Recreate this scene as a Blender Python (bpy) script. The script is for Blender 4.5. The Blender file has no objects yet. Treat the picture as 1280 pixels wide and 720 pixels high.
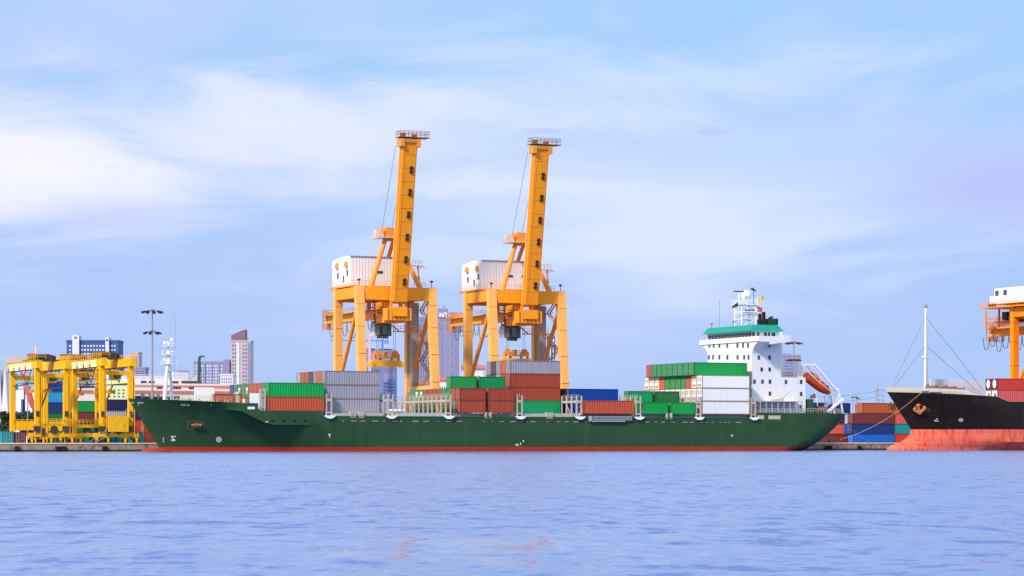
import bpy, math, random
from mathutils import Vector, Matrix, noise as mnoise
random.seed(7)
R = math.radians
SC = bpy.context.scene
COL = SC.collection

# ---------------------------------------------------------------- camera
F = 3200.0            # focal length in photo pixels (photo is 1280 wide)
HC = 2.2              # eye height over the water
VH = 551.4            # horizon row in the photo
cam = bpy.data.cameras.new('camera')
cam.sensor_width = 36.0
cam.lens = 36.0 * F / 1280.0
cam.shift_y = (VH - 360.0) / 1280.0
cam.clip_start = 0.5
cam.clip_end = 30000
camo = bpy.data.objects.new('camera', cam)
COL.objects.link(camo)
camo.location = (0, 0, HC)
camo.rotation_euler = (R(90), 0, 0)
SC.camera = camo

# ---------------------------------------------------------------- sky, sun, exposure
SUN_DIR = Vector((-0.60, -0.80, 0.84)).normalized()
elev = math.asin(SUN_DIR.z)
azim = math.atan2(SUN_DIR.x, SUN_DIR.y)
W = bpy.data.worlds.new('World')
SC.world = W
W.use_nodes = True
nt = W.node_tree
nt.nodes.clear()
def N(t, **kw):
    n = nt.nodes.new(t)
    for k, v in kw.items():
        setattr(n, k, v)
    return n
def L(a, b):
    nt.links.new(a, b)
def mth(op, a, b=None, clamp=False):
    n = N('ShaderNodeMath', operation=op, use_clamp=clamp)
    for i, x in enumerate((a, b)):
        if x is None: continue
        if isinstance(x, (int, float)): n.inputs[i].default_value = x
        else: L(x, n.inputs[i])
    return n.outputs[0]
def mixc(fac, a, b, blend='MIX'):
    n = N('ShaderNodeMix', data_type='RGBA', blend_type=blend)
    for i, x in ((0, fac), (6, a), (7, b)):
        if isinstance(x, (int, float)): n.inputs[i].default_value = x
        elif isinstance(x, tuple): n.inputs[i].default_value = (*x, 1)
        else: L(x, n.inputs[i])
    return n.outputs[2]
def smooth(x, lo, hi):
    n = N('ShaderNodeMapRange', interpolation_type='SMOOTHSTEP')
    L(x, n.inputs[0]); n.inputs[1].default_value = lo; n.inputs[2].default_value = hi
    return n.outputs[0]
tc = N('ShaderNodeTexCoord')
sep = N('ShaderNodeSeparateXYZ'); L(tc.outputs['Generated'], sep.inputs[0])
dx, dy, dz = sep.outputs
zup = mth('MAXIMUM', dz, 0.0)
sky = N('ShaderNodeTexSky', sky_type='NISHITA')
sky.sun_disc = False
sky.sun_elevation = elev
sky.sun_rotation = azim
sky.air_density = 1.0; sky.dust_density = 0.6; sky.ozone_density = 2.0
def cnoise(scale, detail, rough, mx, mz, off, dist=0.0):
    mp = N('ShaderNodeMapping'); L(tc.outputs['Generated'], mp.inputs[0])
    mp.inputs['Scale'].default_value = (mx, mx, mz); mp.inputs['Location'].default_value = off
    n = N('ShaderNodeTexNoise'); L(mp.outputs[0], n.inputs['Vector'])
    n.inputs['Scale'].default_value = scale; n.inputs['Detail'].default_value = detail
    n.inputs['Roughness'].default_value = rough; n.inputs['Distortion'].default_value = dist
    return n.outputs['Fac']
n1 = cnoise(3.2, 7, 0.52, 1.0, 3.4, (1.3, 0.2, 0.7), 0.6)      # broad drifts
n2 = cnoise(9.0, 8, 0.55, 1.0, 4.5, (4.1, 2.2, 0.1), 0.9)      # streaks
n3 = cnoise(2.0, 3, 0.5, 1.0, 2.6, (7.7, 1.0, 3.0))
SKY_B = 9.2
def blob(x0, z0, ax, az):
    a = mth('DIVIDE', mth('SUBTRACT', dx, x0), ax)
    b = mth('DIVIDE', mth('SUBTRACT', dz, z0), az)
    d2 = mth('ADD', mth('MULTIPLY', a, a), mth('MULTIPLY', b, b))
    return mth('SUBTRACT', 1.0, mth('SQRT', d2))
# clear-air colour: deeper blue low, lighter cyan-blue aloft, brighter overhead
zr = N('ShaderNodeValToRGB'); L(zup, zr.inputs[0])
cr = zr.color_ramp
cr.elements[0].position = 0.0; cr.elements[0].color = (0.37, 0.55, 0.98, 1)
cr.elements[1].position = 0.30; cr.elements[1].color = (0.95, 1.2, 1.6, 1)
for p_, c_ in ((0.05, (0.38, 0.56, 1.0, 1)), (0.10, (0.44, 0.62, 1.02, 1)), (0.17, (0.38, 0.65, 1.02, 1))):
    e_ = cr.elements.new(p_); e_.color = c_
base = mixc(0.88, sky.outputs[0], mixc(1.0, zr.outputs[0], (SKY_B, SKY_B, SKY_B), 'MULTIPLY'))
# lavender veil, white drift at left, pale drifts elsewhere
veil = smooth(mth('ADD', n1, mth('MULTIPLY', n2, 0.35)), 0.52, 0.86)
base = mixc(mth('MULTIPLY', veil, 0.75), base, (0.58 * SKY_B, 0.68 * SKY_B, 1.0 * SKY_B))
w1 = mth('ADD', blob(-0.185, 0.104, 0.085, 0.030), mth('MULTIPLY', mth('SUBTRACT', n2, 0.5), 2.6))
w2 = mth('ADD', blob(-0.110, 0.114, 0.10, 0.022), mth('MULTIPLY', mth('SUBTRACT', n2, 0.5), 3.2))
wm = mth('MAXIMUM', smooth(w1, -0.55, 0.95), mth('MULTIPLY', smooth(w2, -0.6, 1.0), 0.72))
base = mixc(mth('MULTIPLY', wm, 0.95), base, (0.95 * SKY_B, 0.94 * SKY_B, 1.05 * SKY_B))
w8 = mth('ADD', blob(0.04, 0.098, 0.21, 0.05), mth('MULTIPLY', mth('SUBTRACT', n1, 0.5), 1.6))
base = mixc(mth('MULTIPLY', smooth(w8, -0.15, 0.85), 0.85), base, (0.69 * SKY_B, 0.79 * SKY_B, 1.03 * SKY_B))
w3 = mth('ADD', blob(0.05, 0.075, 0.14, 0.026), mth('MULTIPLY', mth('SUBTRACT', n2, 0.5), 2.4))
w4 = mth('ADD', blob(0.06, 0.140, 0.17, 0.022), mth('MULTIPLY', mth('SUBTRACT', n2, 0.5), 2.2))
pm = mth('MAXIMUM', mth('MULTIPLY', smooth(w3, -0.1, 0.9), 0.7), mth('MULTIPLY', smooth(w4, -0.1, 0.9), 0.6))
base = mixc(pm, base, (0.76 * SKY_B, 0.85 * SKY_B, 1.04 * SKY_B))
w5 = mth('ADD', blob(0.19, 0.098, 0.085, 0.026), mth('MULTIPLY', mth('SUBTRACT', n1, 0.5), 1.6))
base = mixc(mth('MULTIPLY', smooth(w5, -0.1, 0.9), 0.75), base, (0.50 * SKY_B, 0.55 * SKY_B, 0.98 * SKY_B))
w6 = mth('ADD', blob(-0.155, 0.085, 0.05, 0.012), mth('MULTIPLY', mth('SUBTRACT', n2, 0.5), 1.8))
base = mixc(mth('MULTIPLY', smooth(w6, 0.0, 0.9), 0.6), base, (0.58 * SKY_B, 0.66 * SKY_B, 0.99 * SKY_B))
for (bx, bz, ax, az) in ((0.0795, 0.1195, 0.0085, 0.0026), (0.0135, 0.1205, 0.010, 0.0016)):
    w7 = mth('ADD', blob(bx, bz, ax, az), mth('MULTIPLY', mth('SUBTRACT', cnoise(34.0, 5, 0.6, 1.0, 4.0, (2.0, 1.0, 5.0), 0.5), 0.5), 3.4))
    base = mixc(mth('MULTIPLY', smooth(w7, 0.0, 0.9), 0.5), base, (0.46 * SKY_B, 0.58 * SKY_B, 0.95 * SKY_B))
bg = N('ShaderNodeBackground'); L(base, bg.inputs[0]); bg.inputs[1].default_value = 0.1
wo = N('ShaderNodeOutputWorld'); L(bg.outputs[0], wo.inputs[0])

sl = bpy.data.lights.new('sun', 'SUN')
sl.energy = 4.7; sl.angle = R(6); sl.color = (1.0, 0.88, 0.72)
so = bpy.data.objects.new('sun', sl); COL.objects.link(so)
so.rotation_euler = (-SUN_DIR).to_track_quat('-Z', 'Y').to_euler()
so.location = SUN_DIR * 800

vs = SC.view_settings
vs.view_transform = 'Standard'; vs.look = 'None'; vs.gamma = 1.0; vs.use_curve_mapping = False
vs.exposure = 0.12
SC.cycles.use_denoising = True
SC.cycles.max_bounces = 6

# ---------------------------------------------------------------- quay frame:  t along the berth, y away from us, z up
TH = R(24.8); CT, ST = math.cos(TH), math.sin(TH); D0 = 549.6
G = 1.4               # quay apron level
def P(t, y, z=0.0):
    return Vector((CT * t - ST * y, D0 + ST * t + CT * y, z))
def dep(t, y): return D0 + ST * t + CT * y
def tu(u, y):
    k = (u - 640.0) / F
    return (k * (D0 + CT * y) + ST * y) / (CT - k * ST)
def zv(v, t, y): return HC + (VH - v) * dep(t, y) / F

# ---------------------------------------------------------------- materials
MATS = {}
def mat(name, col, rough=0.55, metal=0.0, var=0.10, dirt=None, amt=0.35, scale=0.35, streak=0.12, bump=0.0, spec=0.2, plates=0.0, thr=(0.50, 0.78)):
    if name in MATS: return MATS[name]
    m = bpy.data.materials.new(name); m.use_nodes = True
    t = m.node_tree; b = t.nodes['Principled BSDF']
    b.inputs['Roughness'].default_value = rough; b.inputs['Metallic'].default_value = metal
    b.inputs['Specular IOR Level'].default_value = spec
    tcn = t.nodes.new('ShaderNodeTexCoord')
    oi = t.nodes.new('ShaderNodeObjectInfo')
    add = t.nodes.new('ShaderNodeVectorMath'); add.operation = 'ADD'
    sc_ = t.nodes.new('ShaderNodeVectorMath'); sc_.operation = 'SCALE'; sc_.inputs[3].default_value = 60
    cb = t.nodes.new('ShaderNodeCombineXYZ')
    t.links.new(oi.outputs['Random'], cb.inputs[0]); t.links.new(oi.outputs['Random'], cb.inputs[1])
    t.links.new(cb.outputs[0], sc_.inputs[0])
    t.links.new(tcn.outputs['Object'], add.inputs[0]); t.links.new(sc_.outputs[0], add.inputs[1])
    mp = t.nodes.new('ShaderNodeMapping'); mp.inputs['Scale'].default_value = (1, 1, streak)
    t.links.new(add.outputs[0], mp.inputs[0])
    nz = t.nodes.new('ShaderNodeTexNoise'); nz.inputs['Scale'].default_value = scale * 4; nz.inputs['Detail'].default_value = 6
    nz.inputs['Roughness'].default_value = 0.65
    t.links.new(mp.outputs[0], nz.inputs['Vector'])
    nb = t.nodes.new('ShaderNodeTexNoise'); nb.inputs['Scale'].default_value = scale; nb.inputs['Detail'].default_value = 4
    t.links.new(add.outputs[0], nb.inputs['Vector'])
    # value variation: noise + per object
    a1 = t.nodes.new('ShaderNodeMath'); a1.operation = 'MULTIPLY_ADD'
    t.links.new(nb.outputs['Fac'], a1.inputs[0]); a1.inputs[1].default_value = 2 * var; a1.inputs[2].default_value = 1 - var
    a2 = t.nodes.new('ShaderNodeMath'); a2.operation = 'MULTIPLY_ADD'
    t.links.new(oi.outputs['Random'], a2.inputs[0]); a2.inputs[1].default_value = 1.6 * var; a2.inputs[2].default_value = 1 - 0.8 * var
    a3 = t.nodes.new('ShaderNodeMath'); a3.operation = 'MULTIPLY'
    t.links.new(a1.outputs[0], a3.inputs[0]); t.links.new(a2.outputs[0], a3.inputs[1])
    hs = t.nodes.new('ShaderNodeHueSaturation'); hs.inputs['Color'].default_value = (*col, 1)
    t.links.new(a3.outputs[0], hs.inputs['Value'])
    out = hs.outputs[0]
    if plates:
        # shell plating: slightly different plates with thin darker weld seams, laid in the object's own x-z plane
        sx = t.nodes.new('ShaderNodeSeparateXYZ'); t.links.new(tcn.outputs['Object'], sx.inputs[0])
        cx = t.nodes.new('ShaderNodeCombineXYZ'); t.links.new(sx.outputs[0], cx.inputs[0]); t.links.new(sx.outputs[2], cx.inputs[1])
        bk = t.nodes.new('ShaderNodeTexBrick'); t.links.new(cx.outputs[0], bk.inputs['Vector'])
        bk.inputs['Scale'].default_value = 1.0; bk.inputs['Brick Width'].default_value = 8.0; bk.inputs['Row Height'].default_value = 2.1
        bk.inputs['Mortar Size'].default_value = 0.05; bk.inputs['Mortar Smooth'].default_value = 0.6
        bk.inputs['Color1'].default_value = (1 - plates,) * 3 + (1,); bk.inputs['Color2'].default_value = (1 + plates,) * 3 + (1,); bk.inputs['Mortar'].default_value = (1 - 2.2 * plates,) * 3 + (1,)
        mp_ = t.nodes.new('ShaderNodeMix'); mp_.data_type = 'RGBA'; mp_.blend_type = 'MULTIPLY'; mp_.inputs[0].default_value = 1.0
        t.links.new(out, mp_.inputs[6]); t.links.new(bk.outputs['Color'], mp_.inputs[7]); out = mp_.outputs[2]
        # run-off streaks down the plating
        m2 = t.nodes.new('ShaderNodeMapping'); m2.inputs['Scale'].default_value = (1, 1, 0.035); t.links.new(tcn.outputs['Object'], m2.inputs[0])
        n2_ = t.nodes.new('ShaderNodeTexNoise'); n2_.inputs['Scale'].default_value = 1.3; n2_.inputs['Detail'].default_value = 5; n2_.inputs['Roughness'].default_value = 0.7
        t.links.new(m2.outputs[0], n2_.inputs['Vector'])
        r2 = t.nodes.new('ShaderNodeMapRange'); r2.inputs[1].default_value = 0.52; r2.inputs[2].default_value = 0.74; r2.inputs[4].default_value = 0.30
        t.links.new(n2_.outputs['Fac'], r2.inputs[0])
        m3 = t.nodes.new('ShaderNodeMix'); m3.data_type = 'RGBA'; t.links.new(r2.outputs[0], m3.inputs[0]); t.links.new(out, m3.inputs[6]); m3.inputs[7].default_value = (0.075, 0.055, 0.035, 1)
        out = m3.outputs[2]
    if dirt is not None:
        rp = t.nodes.new('ShaderNodeMapRange'); rp.interpolation_type = 'SMOOTHSTEP'
        rp.inputs[1].default_value = thr[0]; rp.inputs[2].default_value = thr[1]; rp.inputs[4].default_value = amt
        t.links.new(nz.outputs['Fac'], rp.inputs[0])
        mx = t.nodes.new('ShaderNodeMix'); mx.data_type = 'RGBA'
        t.links.new(rp.outputs[0], mx.inputs[0]); t.links.new(out, mx.inputs[6]); mx.inputs[7].default_value = (*dirt, 1)
        out = mx.outputs[2]
    t.links.new(out, b.inputs['Base Color'])
    if bump:
        bp = t.nodes.new('ShaderNodeBump'); bp.inputs['Strength'].default_value = bump; bp.inputs['Distance'].default_value = 0.05
        t.links.new(nz.outputs['Fac'], bp.inputs['Height']); t.links.new(bp.outputs[0], b.inputs['Normal'])
    MATS[name] = m
    return m
RUST = (0.16, 0.06, 0.03); GRIME = (0.10, 0.09, 0.08)
M = dict(
    hull_green=mat('hull_green', (0.024, 0.072, 0.030), 0.45, var=0.12, dirt=(0.055, 0.095, 0.05), amt=0.55, scale=0.10, streak=0.10, spec=0.12, plates=0.09),
    boot=mat('boot_topping_red', (0.39, 0.036, 0.014), 0.6, var=0.14, dirt=(0.22, 0.05, 0.03), amt=0.6, scale=0.12, streak=0.5, spec=0.1),
    deck=mat('deck_paint', (0.10, 0.13, 0.10), 0.7, dirt=RUST),
    coaming=mat('coaming_grey', (0.42, 0.42, 0.42), 0.6, dirt=(0.2, 0.17, 0.14), amt=0.5),
    cream=mat('cream_steel', (0.44, 0.39, 0.32), 0.6, dirt=(0.26, 0.16, 0.09), amt=0.5, scale=0.6, streak=0.3),
    white=mat('ship_white', (0.75, 0.74, 0.74), 0.5, var=0.03, dirt=(0.60, 0.52, 0.45), amt=0.30, scale=0.25, streak=0.10),
    white2=mat('white_steel', (0.80, 0.80, 0.80), 0.5, var=0.04),
    glass=mat('dark_glass', (0.02, 0.03, 0.04), 0.12, var=0.05, spec=0.6),
    win=mat('window_dark', (0.05, 0.055, 0.07), 0.25, var=0.25, spec=0.5),
    teal=mat('teal_paint', (0.004, 0.25, 0.18), 0.45, var=0.06),
    orange_boat=mat('lifeboat_orange', (0.66, 0.075, 0.012), 0.4, var=0.05),
    orange_top=mat('lifeboat_canopy', (0.68, 0.16, 0.09), 0.5, var=0.05),
    black=mat('black_paint', (0.017, 0.011, 0.009), 0.6, spec=0.15, plates=0.12, var=0.2, dirt=(0.035, 0.028, 0.025), amt=0.5, scale=0.12, streak=0.2),
    funnel=mat('funnel_green', (0.012, 0.055, 0.035), 0.5),
    steel=mat('grey_steel', (0.25, 0.25, 0.27), 0.5, dirt=RUST, amt=0.25),
    dark=mat('dark_machinery', (0.05, 0.045, 0.045), 0.6, dirt=RUST, amt=0.4),
    rope=mat('mooring_rope', (0.55, 0.50, 0.42), 0.9, var=0.05),
    wire=mat('wire_rope', (0.12, 0.12, 0.14), 0.6, var=0.05),
    rust=mat('rusted_steel', (0.22, 0.10, 0.055), 0.8, var=0.25, dirt=(0.09, 0.04, 0.03), amt=0.5, scale=0.8),
    anchor=mat('rusted_anchor', (0.55, 0.20, 0.07), 0.8, var=0.3, dirt=(0.2, 0.07, 0.03), amt=0.5, scale=0.9),
    cr_leg=mat('crane_leg_pale_orange', (0.84, 0.42, 0.105), 0.5, var=0.06, dirt=(0.45, 0.17, 0.05), amt=0.35, scale=0.25, streak=0.1),  # legs in a paler orange than the girders
    cr_org=mat('crane_orange', (0.94, 0.32, 0.010), 0.45, var=0.06, dirt=(0.42, 0.14, 0.03), amt=0.35, scale=0.25, streak=0.1),
    cr_brace=mat('crane_brace_orange', (0.76, 0.29, 0.05), 0.5, var=0.06, dirt=(0.35, 0.12, 0.04), amt=0.4, scale=0.3, streak=0.2),
    cr3=mat('crane_deep_orange', (0.86, 0.24, 0.002), 0.45, var=0.05, dirt=(0.45, 0.13, 0.01), amt=0.3, scale=0.25, streak=0.1),
    cr_rail=mat('crane_handrail', (0.50, 0.21, 0.07), 0.6),
    house=mat('machinery_house_white', (0.78, 0.77, 0.77), 0.5, var=0.03, dirt=(0.55, 0.50, 0.46), amt=0.3, scale=0.3, streak=0.08),
    shaft=mat('lift_shaft_grey', (0.36, 0.30, 0.29), 0.6, dirt=(0.30, 0.18, 0.10), amt=0.5, scale=0.5),
    yel=mat('yard_crane_yellow', (0.83, 0.43, 0.004), 0.45, var=0.07, dirt=(0.36, 0.19, 0.02), amt=0.55, scale=0.3, streak=0.12),
    spread=mat('spreader_yellow', (0.80, 0.38, 0.01), 0.45, var=0.05, dirt=RUST, amt=0.3),
    lamp=mat('lamp_housing', (0.035, 0.025, 0.02), 0.6),
    cageglass=mat('cab_glass', (0.10, 0.17, 0.17), 0.15, var=0.05, spec=0.6),
    tyre=mat('tyre_rubber', (0.02, 0.02, 0.02), 0.8),
    conc=mat('quay_concrete', (0.42, 0.29, 0.20), 0.85, var=0.22, dirt=(0.09, 0.065, 0.05), amt=0.85, scale=0.22, streak=0.8, bump=0.3, thr=(0.42, 0.70)),
    apron=mat('apron_concrete', (0.33, 0.31, 0.29), 0.9, var=0.15, dirt=(0.15, 0.14, 0.13), amt=0.6, scale=0.05, streak=1),
    cap=mat('quay_cap_concrete', (0.66, 0.55, 0.45), 0.85, var=0.12, dirt=(0.3, 0.26, 0.23), amt=0.5, scale=0.2, streak=1),
    slime=mat('tide_mark', (0.055, 0.045, 0.035), 0.7, var=0.3, scale=0.3, streak=1),
)

# ---------------------------------------------------------------- mesh builder
class MB:
    def __init__(s): s.v = []; s.f = []
    def add(s, vs_, fs):
        o = len(s.v); s.v += [tuple(p) for p in vs_]; s.f += [tuple(i + o for i in f) for f in fs]; return s
    def box(s, x0, x1, y0, y1, z0, z1):
        return s.add([(x0,y0,z0),(x1,y0,z0),(x1,y1,z0),(x0,y1,z0),(x0,y0,z1),(x1,y0,z1),(x1,y1,z1),(x0,y1,z1)],
                     [(0,3,2,1),(4,5,6,7),(0,1,5,4),(1,2,6,5),(2,3,7,6),(3,0,4,7)])
    def quad(s, a, b, c, d): return s.add([a, b, c, d], [(0, 1, 2, 3)])
    def beam(s, p, q, w, h=None, up=(0, 0, 1), w2=None, h2=None):
        p, q = Vector(p), Vector(q); h = w if h is None else h
        w2 = w if w2 is None else w2; h2 = h if h2 is None else h2
        d = (q - p).normalized(); up = Vector(up)
        if abs(d.dot(up)) > 0.98: up = Vector((0, 1, 0))
        sx = d.cross(up).normalized(); uz = sx.cross(d).normalized()
        vs_ = [p - sx*w/2 - uz*h/2, p + sx*w/2 - uz*h/2, p + sx*w/2 + uz*h/2, p - sx*w/2 + uz*h/2,
               q - sx*w2/2 - uz*h2/2, q + sx*w2/2 - uz*h2/2, q + sx*w2/2 + uz*h2/2, q - sx*w2/2 + uz*h2/2]
        return s.add(vs_, [(0,3,2,1),(4,5,6,7),(0,1,5,4),(1,2,6,5),(2,3,7,6),(3,0,4,7)])
    def tube(s, p, q, r, n=8, r2=None):
        p, q = Vector(p), Vector(q); r2 = r if r2 is None else r2
        d = (q - p).normalized(); a = Vector((0, 0, 1)) if abs(d.z) < 0.9 else Vector((1, 0, 0))
        sx = d.cross(a).normalized(); uz = sx.cross(d)
        vs_ = []
        for c, rr in ((p, r), (q, r2)):
            for i in range(n):
                an = 2 * math.pi * i / n
                vs_.append(c + sx * (rr * math.cos(an)) + uz * (rr * math.sin(an)))
        fs = [(i, (i+1) % n, n + (i+1) % n, n + i) for i in range(n)] + [tuple(range(n))[::-1], tuple(range(n, 2*n))]
        return s.add(vs_, fs)
    def path(s, pts, r, n=5):
        for a, b in zip(pts[:-1], pts[1:]): s.tube(a, b, r, n)
        return s
    def prism(s, poly, ax, a0, a1):
        def mk(p, a):
            return (a, p[0], p[1]) if ax == 'x' else ((p[0], a, p[1]) if ax == 'y' else (p[0], p[1], a))
        n = len(poly)
        vs_ = [mk(p, a0) for p in poly] + [mk(p, a1) for p in poly]
        fs = [tuple(range(n)), tuple(range(n, 2*n))[::-1]] + [(i, n + i, n + (i+1) % n, (i+1) % n) for i in range(n)]
        return s.add(vs_, fs)
    def ell(s, c, rx, ry, rz, nu=14, nv=8):
        vs_ = []; fs = []
        for j in range(nv + 1):
            ph = -math.pi/2 + math.pi * j / nv
            for i in range(nu):
                a = 2 * math.pi * i / nu
                vs_.append((c[0] + rx*math.cos(ph)*math.cos(a), c[1] + ry*math.cos(ph)*math.sin(a), c[2] + rz*math.sin(ph)))
        for j in range(nv):
            for i in range(nu):
                fs.append((j*nu + i, j*nu + (i+1) % nu, (j+1)*nu + (i+1) % nu, (j+1)*nu + i))
        return s.add(vs_, fs)
    def rail(s, pts, h=1.1, step=1.6, r=0.035, bars=(1.0, 0.55)):
        pts = [Vector(p) for p in pts]
        for a, b in zip(pts[:-1], pts[1:]):
            n = max(1, int((b - a).length / step))
            for i in range(n + 1):
                p = a.lerp(b, i / n); s.tube(p, p + Vector((0, 0, h)), r, 4)
            for k in bars:
                s.tube(a + Vector((0, 0, h*k)), b + Vector((0, 0, h*k)), r, 4)
        return s
    def build(s, name, m, parent=None, off=None, smooth=False, link=True):
        me = bpy.data.meshes.new(name)
        v = s.v if off is None else [(p[0]-off[0], p[1]-off[1], p[2]-off[2]) for p in s.v]
        me.from_pydata(v, [], s.f); me.update()
        import bmesh
        bm = bmesh.new(); bm.from_mesh(me)
        bmesh.ops.remove_doubles(bm, verts=bm.verts, dist=1e-5)
        bmesh.ops.recalc_face_normals(bm, faces=bm.faces)
        bm.to_mesh(me); bm.free()
        me.materials.append(m)
        if smooth:
            for p in me.polygons: p.use_smooth = True
        o = bpy.data.objects.new(name, me); COL.objects.link(o)
        if parent is not None: o.parent = parent
        return o
def autosmooth(o, ang=30):
    for p in o.data.polygons: p.use_smooth = True
    o.data.set_sharp_from_angle(angle=R(ang))
def tag(o, label=None, cat=None, group=None, kind=None):
    if label: o['label'] = label
    if cat: o['category'] = cat
    if group: o['group'] = group
    if kind: o['kind'] = kind
    return o
def empty(name, loc, rz=0.0, label=None, cat=None, group=None):
    o = bpy.data.objects.new(name, None); COL.objects.link(o)
    o.location = loc; o.rotation_euler = (0, 0, rz); o.empty_display_size = 0.5
    return tag(o, label, cat, group)
def copy_tree(o, parent=None):
    c = o.copy(); COL.objects.link(c)
    if parent is not None:
        c.parent = parent
    for ch in list(o.children): copy_tree(ch, c)
    return c

# ================================================================ SETTING: river, quay, land
def water_mat():
    m = bpy.data.materials.new('river_water'); m.use_nodes = True
    t = m.node_tree; b = t.nodes['Principled BSDF']
    b.inputs['Base Color'].default_value = (0.075, 0.125, 0.31, 1)
    b.inputs['Roughness'].default_value = 0.14
    b.inputs['IOR'].default_value = 1.333
    tcn = t.nodes.new('ShaderNodeTexCoord')
    acc = None
    # three trains of wind waves; their slopes tilt the normal, all folded towards the camera to mirror higher sky
    for (scl, det, amp, rot, st) in ((0.022, 3, 0.40, 3, 0.4), (0.15, 3, 0.55, -4, 0.9), (0.26, 3, 1.30, 2, 3.0), (0.62, 3, 1.25, 3, 1.8), (2.2, 3, 0.50, 6, 1.4)):
        mp = t.nodes.new('ShaderNodeMapping'); mp.inputs['Rotation'].default_value = (0, 0, R(rot))
        mp.inputs['Scale'].default_value = (st, 1, 1)
        t.links.new(tcn.outputs['Object'], mp.inputs[0])
        nz = t.nodes.new('ShaderNodeTexNoise'); nz.inputs['Scale'].default_value = scl; nz.inputs['Detail'].default_value = det
        nz.inputs['Roughness'].default_value = 0.6; nz.inputs['Distortion'].default_value = 0.3
        t.links.new(mp.outputs[0], nz.inputs['Vector'])
        sb = t.nodes.new('ShaderNodeVectorMath'); sb.operation = 'SUBTRACT'; sb.inputs[1].default_value = (0.5, 0.5, 0.5)
        t.links.new(nz.outputs['Color'], sb.inputs[0])
        sc_ = t.nodes.new('ShaderNodeVectorMath'); sc_.operation = 'SCALE'; sc_.inputs[3].default_value = amp
        t.links.new(sb.outputs[0], sc_.inputs[0])
        if acc is None: acc = sc_.outputs[0]
        else:
            ad = t.nodes.new('ShaderNodeVectorMath'); ad.operation = 'ADD'
            t.links.new(acc, ad.inputs[0]); t.links.new(sc_.outputs[0], ad.inputs[1]); acc = ad.outputs[0]
    # calm slick added to mirror the cranes, plus random flatter patches
    so_ = t.nodes.new('ShaderNodeSeparateXYZ'); t.links.new(tcn.outputs['Object'], so_.inputs[0])
    def mm(op, a, b_):
        n = t.nodes.new('ShaderNodeMath'); n.operation = op
        for i, x in enumerate((a, b_)):
            if x is None: continue
            if isinstance(x, (int, float)): n.inputs[i].default_value = x
            else: t.links.new(x, n.inputs[i])
        return n.outputs[0]
    wn_ = t.nodes.new('ShaderNodeTexNoise'); wn_.inputs['Scale'].default_value = 0.35; wn_.inputs['Detail'].default_value = 4
    t.links.new(tcn.outputs['Object'], wn_.inputs['Vector'])
    gx = mm('DIVIDE', mm('ADD', so_.outputs[0], 1.5), 6.5); gy = mm('DIVIDE', mm('SUBTRACT', so_.outputs[1], 54.0), 11.0)
    dd = mm('ADD', mm('SQRT', mm('ADD', mm('MULTIPLY', gx, gx), mm('MULTIPLY', gy, gy)), None), mm('MULTIPLY', mm('SUBTRACT', wn_.outputs['Fac'], 0.5), 3.0))
    sl_ = t.nodes.new('ShaderNodeMapRange'); sl_.interpolation_type = 'SMOOTHSTEP'; t.links.new(dd, sl_.inputs[0])
    sl_.inputs[1].default_value = 0.2; sl_.inputs[2].default_value = 1.1; sl_.inputs[3].default_value = 0.30; sl_.inputs[4].default_value = 1.0
    gn = t.nodes.new('ShaderNodeTexNoise'); gn.inputs['Scale'].default_value = 0.02; gn.inputs['Detail'].default_value = 3
    gm = t.nodes.new('ShaderNodeMapping'); gm.inputs['Scale'].default_value = (0.5, 1, 1); t.links.new(tcn.outputs['Object'], gm.inputs[0]); t.links.new(gm.outputs[0], gn.inputs['Vector'])
    gr = t.nodes.new('ShaderNodeMapRange'); gr.inputs[1].default_value = 0.35; gr.inputs[2].default_value = 0.65; gr.inputs[3].default_value = 0.72; gr.inputs[4].default_value = 1.15
    t.links.new(gn.outputs['Fac'], gr.inputs[0])
    am = t.nodes.new('ShaderNodeVectorMath'); am.operation = 'SCALE'; t.links.new(acc, am.inputs[0]); t.links.new(mm('MULTIPLY', sl_.outputs[0], gr.outputs[0]), am.inputs[3]); acc = am.outputs[0]
    sp = t.nodes.new('ShaderNodeSeparateXYZ'); t.links.new(acc, sp.inputs[0])
    ab = t.nodes.new('ShaderNodeMath'); ab.operation = 'ABSOLUTE'; t.links.new(sp.outputs[1], ab.inputs[0])
    ng = t.nodes.new('ShaderNodeMath'); ng.operation = 'MULTIPLY_ADD'; ng.inputs[1].default_value = -1.0; ng.inputs[2].default_value = -0.015
    t.links.new(ab.outputs[0], ng.inputs[0])
    cb = t.nodes.new('ShaderNodeCombineXYZ'); cb.inputs[2].default_value = 1.0
    t.links.new(sp.outputs[0], cb.inputs[0]); t.links.new(ng.outputs[0], cb.inputs[1])
    nm = t.nodes.new('ShaderNodeVectorMath'); nm.operation = 'NORMALIZE'; t.links.new(cb.outputs[0], nm.inputs[0])
    t.links.new(nm.outputs[0], b.inputs['Normal'])
    return m
o = MB().quad((-6000, -300, 0), (6000, -300, 0), (6000, 6000, 0), (-6000, 6000, 0)).build('water', water_mat())
tag(o, kind='structure')
QY = 29.4
mb = MB()
a, b_, c, d = P(-5000, QY + 0.6, G), P(7000, QY + 0.6, G), P(7000, 9000, G), P(-5000, 9000, G)
o = MB().quad(a, b_, c, d).build('ground', M['apron']); tag(o, kind='structure')
eq = lambda n, m, y0, y1, z0, z1: tag(MB().add([P(-900, y0, z0), P(900, y0, z0), P(900, y1, z0), P(-900, y1, z0), P(-900, y0, z1), P(900, y0, z1), P(900, y1, z1), P(-900, y1, z1)],
      [(0,3,2,1),(4,5,6,7),(0,1,5,4),(1,2,6,5),(2,3,7,6),(3,0,4,7)]).build(n, m), kind='structure')
eq('quay_wall', M['conc'], QY, QY + 0.598, 0.40, 1.56)
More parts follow.
